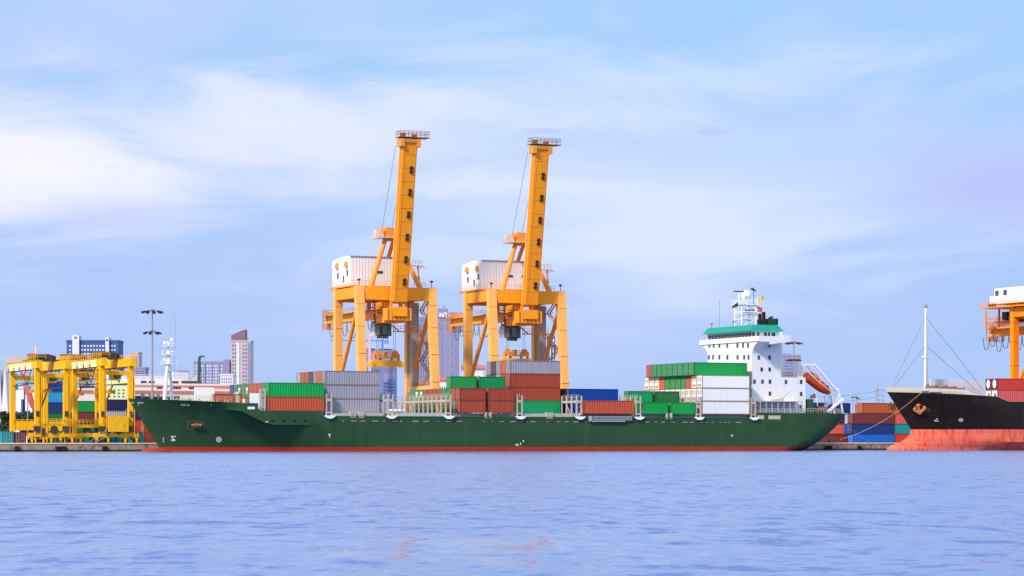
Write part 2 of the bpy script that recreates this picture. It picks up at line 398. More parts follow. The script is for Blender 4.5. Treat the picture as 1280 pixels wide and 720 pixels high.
eq('quay_waterline', M['slime'], QY + 0.03, QY + 0.55, -1.5, 0.399)
eq('quay_coping', M['cap'], QY - 0.10, QY + 0.7, 1.561, 1.86)
# rubber fenders hung on the quay face, each a thing
fk = 0
for i, tt in enumerate([-100.2, -91.5, -90.3, -81.4, 89.6, 97.1, 98.0, 106.3]):
    e = MB().box(-0.55, 0.55, -0.35, 0, 0.15, 1.1).box(-0.35, 0.35, -0.5, -0.35, 0.3, 0.95).build('quay_fender', M['tyre'])
    e.location = P(tt, QY, 0); e.rotation_euler = (0, 0, TH)
    tag(e, ('black rubber fender on the quay face below the yellow yard cranes' if tt < 0 else 'black rubber fender on the quay face between the two ship bows and stern'), 'fender', 'fenders along the quay wall')

# ================================================================ GREEN CONTAINER SHIP
SO = (3.0, 13.8, 0.0)
ship = empty('container_ship', P(*SO), TH, 'long dark green container ship with red waterline and white deckhouse, moored at the quay', 'ship')
def S(name, mb, m, parent=None, smooth=False):
    p = parent or ship
    return mb.build(name, m, p, off=SO if parent is None else None, smooth=smooth)
def SP(name, mb, m, parent):          # sub-part given in ship coordinates (parents of ship parts sit at the ship origin)
    return mb.build(name, m, parent, off=SO)
HB = 13.8
def stem(z):
    if z < 0: return -74.0
    if z < 1.4: return -74.0 - 0.35 * z
    return -74.5 - 6.5 * ((z - 1.4) / 9.6) ** 0.97
def flare(t, z):
    x = t - stem(z)
    if x <= 0: return 0.0
    zz = min(max(z, 0), 11)
    Lz = 44 - 24 * (zz / 11) ** 1.2
    x = min(1, x / Lz)
    return HB * (1 - (1 - x) ** 1.9)
def zknuck(t):
    if t < -61.5: return 8.5
    if t < -55: return 8.5 - 3.0 * (t + 61.5) / 6.5
    return 5.5
def keel(t): return 4.8 * max(0, (t - 75) / 11) ** 2.0 if t > 75 else 0.0
def half(t, z, zk=None):
    if t < 62:
        b = flare(t, z)
    else:
        bd = HB - 3.6 * max(0, (t - 68) / 18) ** 2 if t > 68 else HB
        zc = keel(t); r = 0.6 + 3.9 * min(1, max(0, (t - 62) / 18)); off_ = 2.6 * max(0, 1 - max(0, t - 62) / 20)       # bilge radius opens out towards the counter
        x = min(1, max(0, (z - zc + off_) / r))
        b = bd * (1 - (1 - x) ** 2.2) ** 0.6 if z - zc + off_ < r else bd
        b = max(b, bd * 0.10 if z >= zc else 0)
    if -64 <= t < -30 and z > zknuck(t):
        ramp = min(1, (t + 64) / 3.0)
        b = max(b, b + (HB - b) * ramp)
    return b
def ztop(t):
    if t < -57.4: return 10.95 - 0.95 * min(1, (t + 80) / 20)
    if t < -43.6: return 8.45
    if t < 60.4: return 7.42
    return 8.55
ts = [-80.9, -80.5, -79.9, -79.4, -78.5, -77.5, -76.5, -75.5, -74.5, -73.4, -72, -70.5, -69, -67, -65, -64.01, -63, -62, -61, -60, -59, -58, -57.42, -57.38, -56, -54, -52, -49, -46, -43.62, -43.58, -40, -35, -30.05, -29.95, -20, -10, 0, 15, 30, 45, 55, 60.38, 60.42, 64, 67, 69, 71, 73, 75, 77, 79, 81, 83, 84.5, 86]
def levels(t):
    zk = zknuck(t); zt = ztop(t); k = min(zk, zt - 0.2)
    zc = keel(t)
    lo = [zc - 1.5, max(zc, 0.0), max(zc + 0.01, 0.45), max(zc + 0.02, 0.95)]
    if t > 60.4:
        b0 = max(0.95, zc + 0.02)
        if zc > 0.9: lo = [b0 - 0.03, b0 - 0.02, b0 - 0.01, b0]
        return lo, [b0 + (zt - b0) * f for f in (0, 0.03, 0.08, 0.15, 0.24, 0.36, 0.5, 0.65, 0.82, 1.0)]
    up = [0.95 + (k - 0.95) * f for f in (0.0, 0.2, 0.4, 0.6, 0.8, 0.985)] + [k + 0.02] + [k + 0.02 + (zt - k - 0.02) * f for f in (0.33, 0.66, 1.0)]
    return lo, up
def loft(which):
    mb = MB(); rows = []
    for t in ts:
        lv = levels(t)[which]
        near = []
        for z in lv:
            b = half(t, z); tt = max(t, stem(z)) if t < -60 else t
            near.append((tt, HB - b, z))
        far = [(p[0], 2 * HB - p[1], p[2]) for p in near]
        rows.append((near, far))
    n = len(rows[0][0])
    for side in (0, 1):
        vs_ = [p for r in rows for p in r[side]]
        fs = [(i*n + j, (i+1)*n + j, (i+1)*n + j + 1, i*n + j + 1) for i in range(len(ts)-1) for j in range(n-1)]
        mb.add(vs_, fs)
    near, far = rows[-1]
    mb.add(near + far, [(j, j+1, n+j+1, n+j) for j in range(n-1)])
    return mb
hull = S('hull', loft(1), M['hull_green']); autosmooth(hull, 28)
boot = S('boot_topping', loft(0).ell((-74.6, HB, 0.05), 3.6, 1.7, 0.75), M['boot']); autosmooth(boot, 35)
# decks
mb = MB()
def deck(t0, t1, z, n=14):
    pts = [(t0 + (t1 - t0) * i / n) for i in range(n + 1)]
    vs_ = []
    for t in pts:
        b = max(0.05, half(t, z + 0.05) - 0.06); vs_ += [(t, HB - b, z), (t, HB + b, z)]
    mb.add(vs_, [(2*i, 2*i+1, 2*i+3, 2*i+2) for i in range(n)])
deck(-79.4, -57.4, 9.2); deck(-57.4, -43.6, 7.5, 4); deck(-43.6, 60.4, 7.3, 4); deck(60.4, 85.95, 8.45, 10)
mb.box(-57.5, -57.3, 0.3, 27.3, 7.5, 9.2); mb.box(60.3, 60.5, 0.2, 27.4, 7.3, 8.44)
S('deck', mb, M['deck'])
# conformed marks on the hull side: polygons in (u, v) of the photo turned into (t, z) once, then laid on the plating
def hull_near(t, z): return HB - half(t, z)
def on_hull(u, v, lift=0.05):
    y = 3.0
    for _ in range(8):
        t = tu(u, y); z = zv(v, t, y); y = hull_near(t, z)
    return (t, y - lift, z)
def mark(name, polys, m):
    mb = MB()
    for poly in polys:
        pts = [on_hull(*p) for p in poly]
        n = len(pts)
        q = [(p[0], p[1] + 0.04, p[2]) for p in pts]
        mb.add(pts + q, [tuple(range(n))] + [(i, n+i, n+(i+1) % n, (i+1) % n) for i in range(n)])
    return S(name, mb, m)
def rect(u0, u1, v0, v1): return [(u0, v0), (u1, v0), (u1, v1), (u0, v1)]
def ring(cu, cv, ro, ri, n=16):
    out = []
    for i in range(n):
        a0, a1 = 2*math.pi*i/n, 2*math.pi*(i+1)/n
        out.append([(cu+ro*math.cos(a0), cv+ro*math.sin(a0)), (cu+ro*math.cos(a1), cv+ro*math.sin(a1)),
                    (cu+ri*math.cos(a1), cv+ri*math.sin(a1)), (cu+ri*math.cos(a0), cv+ri*math.sin(a0))])
    return out
mark_w = mat('mark_white', (0.72, 0.72, 0.66), 0.6, var=0.05, dirt=(0.3, 0.35, 0.3), amt=0.4, scale=1.2)
x = 226.0; polys = []
for w in (1.0, 1.1, 0.9, 1.2, 1.0, 1.0, None, 1.1, 1.0, 1.1):     # the ship's name, too small to read: letter-sized strokes
    if w is None: x += 1.0; continue
    polys += [rect(x, x + 0.38, 505.1 + (x-226)*0.03, 507.4 + (x-226)*0.03), rect(x + 0.45, x + w - 0.15, 505.2 + (x-226)*0.03 + 0.7*(w > 1), 506.2 + (x-226)*0.03 + 0.7*(w > 1))]
    x += w + 0.12
mark('ship_name', polys, mark_w)
mark('bow_thruster_mark', ring(273.4, 549.4, 3.4, 2.3) + [rect(273.0, 273.8, 546.6, 552.2), rect(270.6, 276.2, 549.0, 549.8)], mark_w)
mark('bulbous_bow_mark', [rect(213.4, 219.8, 545.1, 546.2), [(214, 546.2), (215.6, 546.2), (218.2, 549.6), (216.4, 549.6)], [(213.2, 549.4), (219.6, 549.6), (218.6, 551.2), (214.2, 551.2)]], mark_w)
for v in (547, 549.3, 551.6, 553.9, 556.2): mark('draft_mark', [rect(203.5, 204.9, v, v + 1.1)], mark_w)
mark('load_line_mark', [[(410.2, 542.4), (413.8, 542.4), (412.0, 546.2)], rect(411.4, 412.6, 546.4, 547.2)], mark_w)
mark('tug_mark', [[(653.2, 550.4), (655.2, 550.4), (654.2, 553.2)], rect(650.4, 651.2, 553, 556.2), rect(644.2, 648.4, 555.6, 556.6), rect(646, 647.4, 554.6, 557.4)], mark_w)
mark('aft_tug_mark', [[(913.6, 543.6), (916.2, 543.6), (914.9, 546.6)]], mark_w)
mark('name_board', [rect(309.5, 318.4, 508.4, 511.6)], mat('name_board_white', (0.75, 0.73, 0.66), 0.6))
mark('fairlead', ring(264, 506.6, 1.4, 0.7, 10), M['steel'])
mark('chock', [rect(162.6, 167.5, 502.5, 504.2), rect(171.5, 179, 502.6, 504.6)], M['cream'])
pock = mark('anchor_pocket', [rect(233.5, 236, 526, 536), rect(236, 255.5, 525.6, 528.4), rect(253.8, 256.2, 528.4, 536.4)], mat('pocket_green', (0.05, 0.10, 0.055), 0.6))
mark('anchor_recess', [rect(236, 253.8, 528.4, 533)], M['dark'])
mb = MB()
for (ua, va, ub, vb, r) in ((239, 531.5, 252, 531.2, 0.30), (245.2, 529.5, 245.6, 534.2, 0.22), (240, 531, 242.5, 534, 0.2), (252, 531, 249.5, 534, 0.2), (240.5, 534, 250, 534.4, 0.16)):
    mb.tube(on_hull(ua, va, 0.3), on_hull(ub, vb, 0.3), r, 6)
S('anchor', mb, M['rust'])
# scupper line: pale short strips along the shell below the deck
mb = MB(); rng = random.Random(3)
t = -39.0
while t < 56:
    w = rng.choice((0.25, 0.4, 0.9, 1.3))
    if not -1.5 < t - 22 < 8 and rng.random() < 0.8: S('scupper_strip', MB().box(t, t + w, -0.07, 0.02, 6.32, 6.42 + 0.06 * rng.random()), M['cream'])
    t += w + rng.choice((0.6, 1.1, 1.6))
for u in (340.5, 354.5, 368, 382): 
    q = on_hull(u, 526); S('freeing_port', MB().box(q[0] - 0.35, q[0] + 0.35, q[1] - 0.03, q[1] + 0.05, q[2] - 0.10, q[2] + 0.14), M['black'])
q = on_hull(333.5, 527.4); S('hull_vent', MB().box(q[0]-0.3, q[0]+0.3, q[1]-0.06, q[1]+0.02, q[2]-0.08, q[2]+0.08), mark_w)
# side rail strake and rubbing rail
S('sheer_strake', MB().box(-43.5, 60.3, -0.06, 0.04, 7.30, 7.46).box(60.5, 68, -0.06, 0.04, 8.42, 8.58), mat('hull_green_light', (0.03, 0.10, 0.06), 0.5))
# ---- hatch coaming with hatch covers, grey boxes down the deck
mb = MB()
for (t0, t1) in ((-55.2, -42.8), (-41.6, -29.2), (-27.0, -15.8), (-12.4, 1.3), (3.0, 15.3), (17.2, 29.8), (31.8, 45.0), (46.4, 58.8)):
    mb.box(t0, t1, 1.4, 26.2, 7.3, 8.16)
S('hatch_coaming', mb, M['coaming'])
for t0 in (-41.4, -27.0, 3.2): S('side_walkway', MB().box(t0, t0 + 11.6, 0.35, 1.35, 7.35, 7.95), M['coaming'])
mb = MB()
for (u0, u1) in ((437.5, 441), (442, 444.5), (448, 455), (606.2, 608.4), (611.6, 614), (683, 691), (832.4, 834.6), (837.6, 840)):
    a, b = tu(u0, 0.1), tu(u1, 0.1); S('deck_pedestal', MB().box(a, b, -0.05, 0.9, 7.1, 8.4), M['cream'])
# ---- lashing bridges: posts across the beam, platform beams, white brackets on the hull side
def lashing_bridge(t0, w=1.15, ztp=12.1, y0=0.1, y1=27.5, n=11):
    mb = MB()
    for k in range(n + 1):
        y = y0 + 0.15 + (y1 - y0 - 0.3) * k / n
        for tt in (t0, t0 + w): mb.box(tt - 0.13, tt + 0.13, y - 0.13, y + 0.13, 7.3, ztp)
        mb.box(t0 + 0.132, t0 + w - 0.132, y - 0.12, y + 0.12, 10.5, 11.05); mb.box(t0 + 0.132, t0 + w - 0.132, y - 0.12, y + 0.12, 8.0, 8.3)
        if k in (1, 7) : mb.beam((t0 - 0.16, y, 7.6), (t0 - 0.16, y + 2.4, 10.4), 0.12, 0.14)
    for tt in (t0, t0 + w): mb.box(tt - 0.1, tt + 0.1, y0 + 0.31, y1 - 0.31, 10.55, 10.95)
    o = S('lashing_bridge', mb, M['cream'])
    f = MB().prism([(t0 - 0.75, 7.55), (t0 + w + 0.75, 7.55), (t0 + w + 0.45, 7.2), (t0 + w * 0.85, 6.9), (t0 + w * 0.15, 6.9), (t0 - 0.45, 7.2)], 'y', -0.45, 0.6)
    SP('bracket', f, M['white2'], o)
    r = MB().rail([(t0 + w / 2, y0 + 0.3, ztp - 0.9), (t0 + w / 2, y1 - 0.3, ztp - 0.9)], 1.1, 2.4, 0.04)
    SP('handrail', r, M['cream'], o)
for t0 in (-42.4, -28.6, -15.4, 1.35, 15.6, 30.1, 45.15, 59.2): lashing_bridge(t0)
# A-stack forward end: twin post, white wind plate
mb = MB().box(-56.9, -56.6, 0.4, 0.7, 8.3, 13.0).box(-55.9, -55.6, 0.4, 0.7, 8.3, 13.0)
for z in (9.0, 11.3, 12.6): mb.box(-56.598, -55.902, 0.42, 0.68, z, z + 0.35)
S('stack_post', mb, M['cream'])
a, b = tu(312.5, 1.0), tu(329.5, 1.0)
S('wind_plate', MB().box(a, b, 1.0, 1.25, 7.5, zv(491.5, -58, 1)), M['white2'])
# ---- forecastle
mb = MB()
a, b = tu(243.5, 9.0), tu(268.0, 9.0); zt = zv(484.3, -66, 9)
mb.box(a, b, 9.0, 9.35, 9.2, zt)
for tt in (a + 0.4, (a + b) / 2, b - 0.4): mb.prism([(9.36, 9.2), (11.2, 9.2), (9.36, zt - 0.5)], 'x', tt - 0.1, tt + 0.1)
S('breakwater', mb, M['white2'])
TM = tu(210.5, HB); zb = 9.2; zm = zv(424, TM, HB)
mb = MB()
mb.tube((TM - 1.25, HB - 0.9, zb), (TM - 0.3, HB - 0.3, zb + 9.2), 0.42, 8, 0.33)
mb.tube((TM + 1.25, HB + 0.9, zb), (TM + 0.3, HB + 0.3, zb + 9.2), 0.42, 8, 0.33)
mb.tube((TM, HB, zb + 7.5), (TM, HB, zb + 11.5), 0.55, 8, 0.42)
mb.tube((TM, HB, zb + 11.5), (TM, HB, zm - 0.5), 0.22, 6)
for dz_ in (2.2, 4.4, 6.4): mb.box(TM - 1.0 + dz_*0.09, TM + 1.0 - dz_*0.09, HB - 0.12, HB + 0.12, zb + dz_, zb + dz_ + 0.25)
fm = S('foremast', mb, M['white2'])
mb = MB()
for z, w in ((zv(455.5, TM, HB), 1.5), (zv(443.5, TM, HB), 1.25), (zv(433, TM, HB), 0.9)):
    mb.box(TM - w, TM + w, HB - 0.8, HB + 0.8, z, z + 0.14)
    mb.rail([(TM - w, HB - 0.8, z + 0.14), (TM + w, HB - 0.8, z + 0.14), (TM + w, HB + 0.8, z + 0.14), (TM - w, HB + 0.8, z + 0.14), (TM - w, HB - 0.8, z + 0.14)], 0.8, 1.2, 0.022)
SP('platform', mb, M['white2'], fm)
mb = MB()
for v, s_ in ((451, -1), (440, 1), (430, -1), (426, 1)):
    z = zv(v, TM, HB); SP('signal_lamp', MB().box(TM + s_*0.5, TM + s_*1.0, HB - 0.3, HB + 0.3, z, z + 0.55), M['white2'], fm)
SP('antenna', MB().tube((TM + 1.2, HB, zb + 6), (TM + 1.6, HB, zv(394, TM, HB)), 0.035, 4, 0.02), M['wire'], fm)
mb = MB()     # windlasses
mb2 = MB()
for (t, y) in ((-70.5, 10.5), (-70.5, 17.2), (-68.2, 9.2), (-67.8, 14.5), (-66.8, 18.5)):
    mb = MB(); mb.tube((t - 0.9, y, 10.1), (t + 0.9, y, 10.1), 0.75, 10); mb.tube((t - 1.0, y, 10.1), (t - 0.9, y, 10.1), 1.05, 10); mb.tube((t + 0.9, y, 10.1), (t + 1.0, y, 10.1), 1.05, 10)
    mb.box(t - 1.5, t - 1.1, y - 0.6, y + 0.6, 9.2, 10.9)
    S('windlass', mb, mat('winch_sage', (0.30, 0.35, 0.24), 0.6, dirt=RUST, amt=0.7, scale=1.0))
mb = MB()
for (t, y) in ((-75.5, 11.5), (-74, 10.2), (-72, 8.6), (-66, 6.5), (-64.5, 6.0), (-62.5, 5.0)):
    S('bollard', MB().tube((t - 0.35, y, 9.2), (t - 0.35, y, 10.6), 0.2, 8).tube((t + 0.35, y, 9.2), (t + 0.35, y, 10.6), 0.2, 8), M['cream'])
pts = [(-78.5 + i*1.3, HB - max(0.2, half(-78.5 + i*1.3, 10.2)) + 0.25, ztop(-78.5 + i*1.3)) for i in range(13)]
S('bow_rail', MB().rail(pts, 1.0, 1.4, 0.04), M['cream'])
for (t, y, h_) in ((-60.3, 4.5, 2.8), (-59.0, 10, 2.6)):
    S('vent_post', MB().box(t - 0.3, t + 0.3, y - 0.3, y + 0.3, 9.2, 9.2 + h_).ell((t, y, 9.2 + h_), 0.55, 0.55, 0.4, 8, 5), M['cream'])
# ---- accommodation ladder stowed along the side below the red container
a, b = tu(736, -0.2), tu(790, -0.2)
mb = MB().box(a, b - 1.8, -0.5, -0.2, zv(527.2, 24, 0), zv(526.0, 24, 0)).box(a, a + 0.7, -0.5, -0.1, zv(527, 24, 0), zv(520.2, 24, 0))
zt, zb_ = zv(520.4, 24, 0), zv(525.2, 24, 0)
mb.box(a + 1.0, b, -0.45, -0.38, zt - 0.12, zt).box(a + 1.0, b, -0.45, -0.38, zb_, zb_ + 0.12)
t = a + 1.0
while t < b: mb.box(t, t + 0.14, -0.44, -0.36, zb_, zt); t += 0.42
S('accommodation_ladder', mb, mat('ladder_aluminium', (0.45, 0.46, 0.50), 0.4, metal=0.3))
S('ladder_recess', MB().box(a - 2.0, b + 1.4, -0.05, 0.05, zv(527.0, 24, 0), zv(519, 24, 0)), mat('recess_dark_green', (0.03, 0.05, 0.04), 0.7))

# ---- deckhouse
TF = 61.4
def wing_poly(y_in, y_out, z_in, z_out, n=8):
    pts = [(y_out, z_out)]
    for i in range(n + 1):
        a = math.pi / 2 * i / n       # concave quarter curve from the wing tip to the house side
        pts.append((y_out + (y_in - y_out) * math.sin(a), z_out - 0.15 - (z_out - z_in) * (1 - math.cos(a))))
    return pts + [(y_in, z_out)]
dh = S('deckhouse', MB().box(TF, 69.0, 3.6, 24.0, 8.45, 24.7).box(69.0, 75.5, 3.6, 24.0, 8.45, 16.7), M['white'])
mb = MB()
for (yi, yo) in ((3.6, 0.0), (24.0, 27.6)):
    mb = MB().prism(wing_poly(yi, yo, 21.6, 24.72), 'x', TF + 0.02, TF + 2.6)
    mb.prism([(TF + 2.6, 24.0), (TF + 7.4, 24.66), (TF + 7.4, 24.72), (TF + 2.6, 24.72)], 'y', min(yi, yo) , max(yi, yo))
    SP('wing_bracket', mb, M['white'], dh)
mb = MB().box(TF - 0.25, 69.3, 0.0, 27.6, 24.721, 24.98)
mb.box(TF - 0.25, TF - 0.13, 0.0, 27.6, 24.981, 25.85)
for y in (0.0, 27.48): mb.box(TF - 0.129, 66.2, y, y + 0.12, 24.981, 25.85)
wing = SP('bridge_wing', mb, M['white'], dh)
SP('wing_rail', MB().rail([(66.2, 0.06, 24.98), (69.2, 0.06, 24.98), (69.2, 3.4, 24.98)], 1.0, 0.8, 0.035).rail([(66.2, 27.54, 24.98), (69.2, 27.54, 24.98), (69.2, 24.4, 24.98)], 1.0, 0.8, 0.035), M['white2'], dh)
mb = MB().box(TF + 0.1, 68.4, 3.4, 24.4, 24.981, 27.1)
wh = S('wheelhouse', mb, M['white'])
ys = [24.0 - i * (20.2 / 13) for i in range(14)]
for i in range(13):
    y1, y0 = ys[i] - 0.12, ys[i+1] + 0.12
    SP('window', MB().box(TF + 0.02, TF + 0.14, y0, y1, 25.75, 26.75), M['glass'], wh)
for (u0, u1) in ((940.3, 943.2), (946.5, 949), (955.2, 958.5), (960, 962.5), (964.5, 969)):
    a, b = tu(u0, 3.4), tu(u1, 3.4)
    SP('window', MB().box(a, b, 3.36, 3.46, 25.75, 26.8), M['glass'], wh)
# teal roof: sloped fascia
def frustum(b0, b1, z0, z1):
    (x0, x1, y0, y1), (X0, X1, Y0, Y1) = b0, b1
    return MB().add([(x0,y0,z0),(x1,y0,z0),(x1,y1,z0),(x0,y1,z0),(X0,Y0,z1),(X1,Y0,z1),(X1,Y1,z1),(X0,Y1,z1)],
                    [(0,3,2,1),(4,5,6,7),(0,1,5,4),(1,2,6,5),(2,3,7,6),(3,0,4,7)])
rf = S('roof', frustum((TF - 0.75, 69.2, 2.6, 25.2), (TF + 0.1, 68.2, 3.6, 24.2), 27.102, 28.55), M['teal'])
# windows of the house: front rows and near-side columns
def v_z(v, t, y): return zv(v, t, y)
for row, us in ((431.6, (886.8, 892.3, 899.2, 909.1, 921.9, 928.9, 935)), (446.4, (886.2, 891.4, 899.2, 909.4, 922, 930.3, 935.8))):
    for u in us:
        k = (u - 640) / F
        y = (CT * TF - k * (D0 + ST * TF)) / (ST + k * CT)
        z = v_z(row, TF, y)
        SP('window', MB().box(TF - 0.04, TF + 0.06, y - 0.42, y + 0.42, z - 0.55, z + 0.5), M['win'], dh)
for (u, v) in ((948.4, 431.7), (962, 431.7), (948.4, 446.8), (962, 446.8), (952, 461.8), (962, 461.8), (943, 477), (953, 477), (962.3, 477), (982.4, 477.3), (1001.3, 477.3), (962.3, 492), (1001.3, 492.4), (1001.4, 508.3)):
    t = tu(u, 3.6); z = zv(v, t, 3.6)
    SP('window', MB().box(t - 0.32, t + 0.32, 3.55, 3.65, z - 0.45, z + 0.45), M['win'], dh)
mb = MB()
for z in (11.2, 13.95, 16.7, 19.4, 22.1): mb.box(TF - 0.03, TF, 3.7, 23.9, z, z + 0.05)
SP('deck_seam', mb, mat('seam_grey', (0.66, 0.66, 0.68), 0.6), dh)
# exterior gallery at poop level with provision crane and pipes
mb = MB()
a, b = tu(946, 2.0), tu(1000, 2.0)
mb.box(a, b, 0.4, 3.58, 11.1, 11.25)
t = a
while t < b: mb.box(t, t + 0.12, 0.5, 0.62, 8.45, 11.1); t += 1.55
mb.rail([(a, 0.5, 8.45), (b, 0.5, 8.45)], 1.1, 0.8, 0.04)
mb.box(a, b, 3.3, 3.58, 9.6, 10.0)
SP('side_gallery', mb, mat('gallery_grey', (0.50, 0.48, 0.52), 0.6, dirt=GRIME, amt=0.5, scale=0.8), dh)
a, b = tu(965, 2.2), tu(986, 2.2)
mb = MB().beam((a, 2.2, zv(501, 66, 2)), (b - 1.5, 2.2, zv(499.5, 66, 2)), 0.5, 0.55).tube((b - 2.0, 2.2, 11.25), (b - 2.0, 2.2, zv(497, 66, 2)), 0.3, 8).beam((b - 2, 2.2, zv(499, 66, 2)), (b + 0.4, 2.2, zv(489, 66, 2)), 0.12, 0.12)
SP('provision_crane', mb, M['cream'], dh)
mb = MB()
for (u0, u1) in ((947, 955), (960.5, 975.5)):
    a, b = tu(u0, 0), tu(u1, 0); mb.box(a, b, -0.05, 0.03, zv(524, 62, 0), zv(519.3, 62, 0))
S('mooring_port', mb, mat('port_beige', (0.52, 0.45, 0.34), 0.7, dirt=RUST, amt=0.6, scale=1.5))
# upper aft deck: rail, funnel, posts
SP('aft_rail', MB().rail([(69.1, 3.8, 16.7), (75.3, 3.8, 16.7), (75.3, 23.8, 16.7)], 1.1, 0.9, 0.04), mat('rail_red', (0.45, 0.16, 0.13), 0.6), dh)
zfn = zv(405, 72, 9)
S('engine_casing', MB().box(69.01, 72.2, 8.2, 15.4, 16.71, 27.6), M['white'])
ta, tb = tu(961.5, 9.0), tu(970.3, 9.0)
fn = S('funnel', MB().box(69.3, tb, 9.0, 14.8, 27.61, zv(398.3, tb, 9)), M['funnel'])
mb = MB()
for y in (9.5, 11.2): mb.tube((ta - 1.0, y, 28), (ta - 1.2, y, zv(390 + (y - 9.5), ta, 9)), 0.42, 10)
mb.beam((tb - 1.6, 9.6, zv(398.5, tb, 9)), (tb - 0.7, 9.6, zv(396, tb, 9)), 0.6, 0.4)
mb.box(tb - 0.01, tb + 0.5, 9.0, 9.6, zv(406, tb, 9), zv(398.2, tb, 9))
SP('exhaust_pipe', mb, M['black'], fn)
S('vent_house', MB().box(73.8, 75.2, 4.2, 6.2, 16.71, 20.2), M['white'])
# radar mast
a, b = tu(929.5, 13.0), tu(953, 13.0)
tm = 65.6
mb = MB()
zt = zv(381.5, tm, HB); z0 = 28.56
px = ((tm - 1.9, HB - 1.6), (tm + 1.9, HB - 1.6), (tm + 1.9, HB + 1.6), (tm - 1.9, HB + 1.6))
for i, (t, y) in enumerate(px):
    mb.tube((t, y, z0), (t, y, zt), 0.15, 6)
    t2, y2 = px[(i + 1) % 4]
    for k in range(3):
        za, zb2 = z0 + (zt - z0) * k / 3, z0 + (zt - z0) * (k + 1) / 3
        mb.tube((t, y, zb2), (t2, y2, zb2), 0.10, 5); mb.tube((t, y, za), (t2, y2, zb2), 0.08, 5)
mb.box(tm - 2.4, tm + 2.4, HB - 2, HB + 2, zt, zt + 0.18)
mb.box(tm - 2.0, tm + 1.9, HB - 1.7, HB + 1.7, z0 + (zt - z0)*0.55, z0 + (zt - z0)*0.55 + 0.12)
mb.tube((tm - 2.6, HB - 1.6, zt), (tm - 2.6, HB - 1.6, zt + 2.9), 0.16, 6)
mb.tube((tm, HB, zt), (tm, HB, zt + 1.4), 0.3, 8)
rm = S('radar_mast', mb, M['white2'])
SP('mast_rail', MB().rail([(tm - 2.4, HB - 2, zt + .18), (tm + 2.4, HB - 2, zt + .18), (tm + 2.4, HB + 2, zt + .18), (tm - 2.4, HB + 2, zt + .18), (tm - 2.4, HB - 2, zt + .18)], 0.9, 0.8, 0.035), M['white2'], rm)
SP('radar_scanner', MB().box(tm - 4.0, tm - 1.3, HB - 1.75, HB - 1.45, zt + 2.9, zt + 3.15).box(tm - 1.4, tm + 1.2, HB - 2.3, HB - 2.0, z0 + 3.6, z0 + 3.85), M['dark'], rm)
o = SP('radome', MB().ell((tm + 0.2, HB, zt + 2.2), 1.15, 1.15, 1.25, 16, 10).tube((tm + 0.2, HB, zt + 0.9), (tm + 0.2, HB, zt + 1.4), 0.7, 12), M['white2'], rm); autosmooth(o, 40)
SP('antenna', MB().tube((tm + 2.3, HB, zt), (tm + 2.1, HB, zt + 4.2), 0.07, 5).beam((tm + 1.5, HB, zt + 3.9), (tm + 2.7, HB, zt + 3.4), 0.3, 0.4).tube((TF + 2, 22, 28.56), (TF + 2, 22, 35), 0.03, 4), M['dark'], rm)
for (uu, hh) in ((889.5, 1.0), (917, 1.1)):
    k = (uu - 640) / F; y = (CT * 62.5 - k * (D0 + ST * 62.5)) / (ST + k * CT)
    S('roof_lamp', MB().tube((62.5, y, 28.56), (62.5, y, 28.56 + hh), 0.1, 6).ell((62.5, y, 28.6 + hh), 0.35, 0.35, 0.25, 8, 5), M['steel'])
# free-fall lifeboat ramp
ya, yb = 7.4, 11.2; yc = 9.3
t0, t1 = tu(1004, yc), tu(1043, yc)
mb = MB()
zA, zB = zv(476, t0, yc), zv(500, t1, yc)
for y in (ya, yb):
    mb.beam((t0 - 1.8, y, zv(456, t0, yc)), (tu(1013, yc), y, zv(456, t0, yc)), 0.32, 0.36)
    mb.beam((tu(1013, yc), y, zv(456, t0, yc)), (t1 - 0.4, y, zv(489, t1, yc)), 0.34, 0.40)
    mb.beam((t1 - 0.2, y, zv(486, t1, yc)), (t1 + 1.2, y, 8.5), 0.3, 0.34)
    mb.beam((tu(1029, yc), y, zv(515, t1, yc)), (tu(1048.5, yc), y, zv(499, t1, yc)), 0.42, 0.5)
    mb.beam((tu(1032, yc), y, 8.5), (t1 + 0.2, y, zv(493, t1, yc)), 0.14, 0.14); mb.beam((tu(1037, yc), y, 8.5), (tu(1036, yc), y, zv(495, t1, yc)), 0.14, 0.14)
    mb.beam((t0 - 1.5, y, zv(457, t0, yc)), (tu(1012, yc), y, zv(472, t0, yc)), 0.2, 0.2)
for (u, v) in ((1004, 456), (1013, 456), (1042, 488)): mb.beam((tu(u, yc), ya, zv(v, 85, yc)), (tu(u, yc), yb, zv(v, 85, yc)), 0.25, 0.3)
S('davit', mb, M['white2'])
# ---- container-ship flags and stern details
pts = [(69.5 + i * 1.6, HB - half(69.5 + i * 1.6, 8.4) + 0.2, 8.5) for i in range(11)]
S('stern_rail', MB().rail(pts + [(85.8, HB - 9.9, 8.5), (85.8, HB + 9.9, 8.5)], 1.1, 0.8, 0.045), M['cream'])
mb = MB()
for (t, y) in ((78, 5), (80.5, 6), (82, 15), (79, 18)): S('stern_winch', MB().tube((t - 0.9, y, 9.4), (t + 0.9, y, 9.4), 0.7, 10).box(t + 1.0, t + 1.5, y - 0.6, y + 0.6, 8.45, 10.2), M['rust'])
S('stern_locker', MB().box(76.2, 77.6, 3.6, 5.2, 8.46, 11.8), mat('locker_green', (0.03, 0.09, 0.05), 0.6))
S('ensign_staff', MB().tube((79.6, 4.6, 8.5), (78.8, 4.6, 13.6), 0.07, 5), M['white2'])
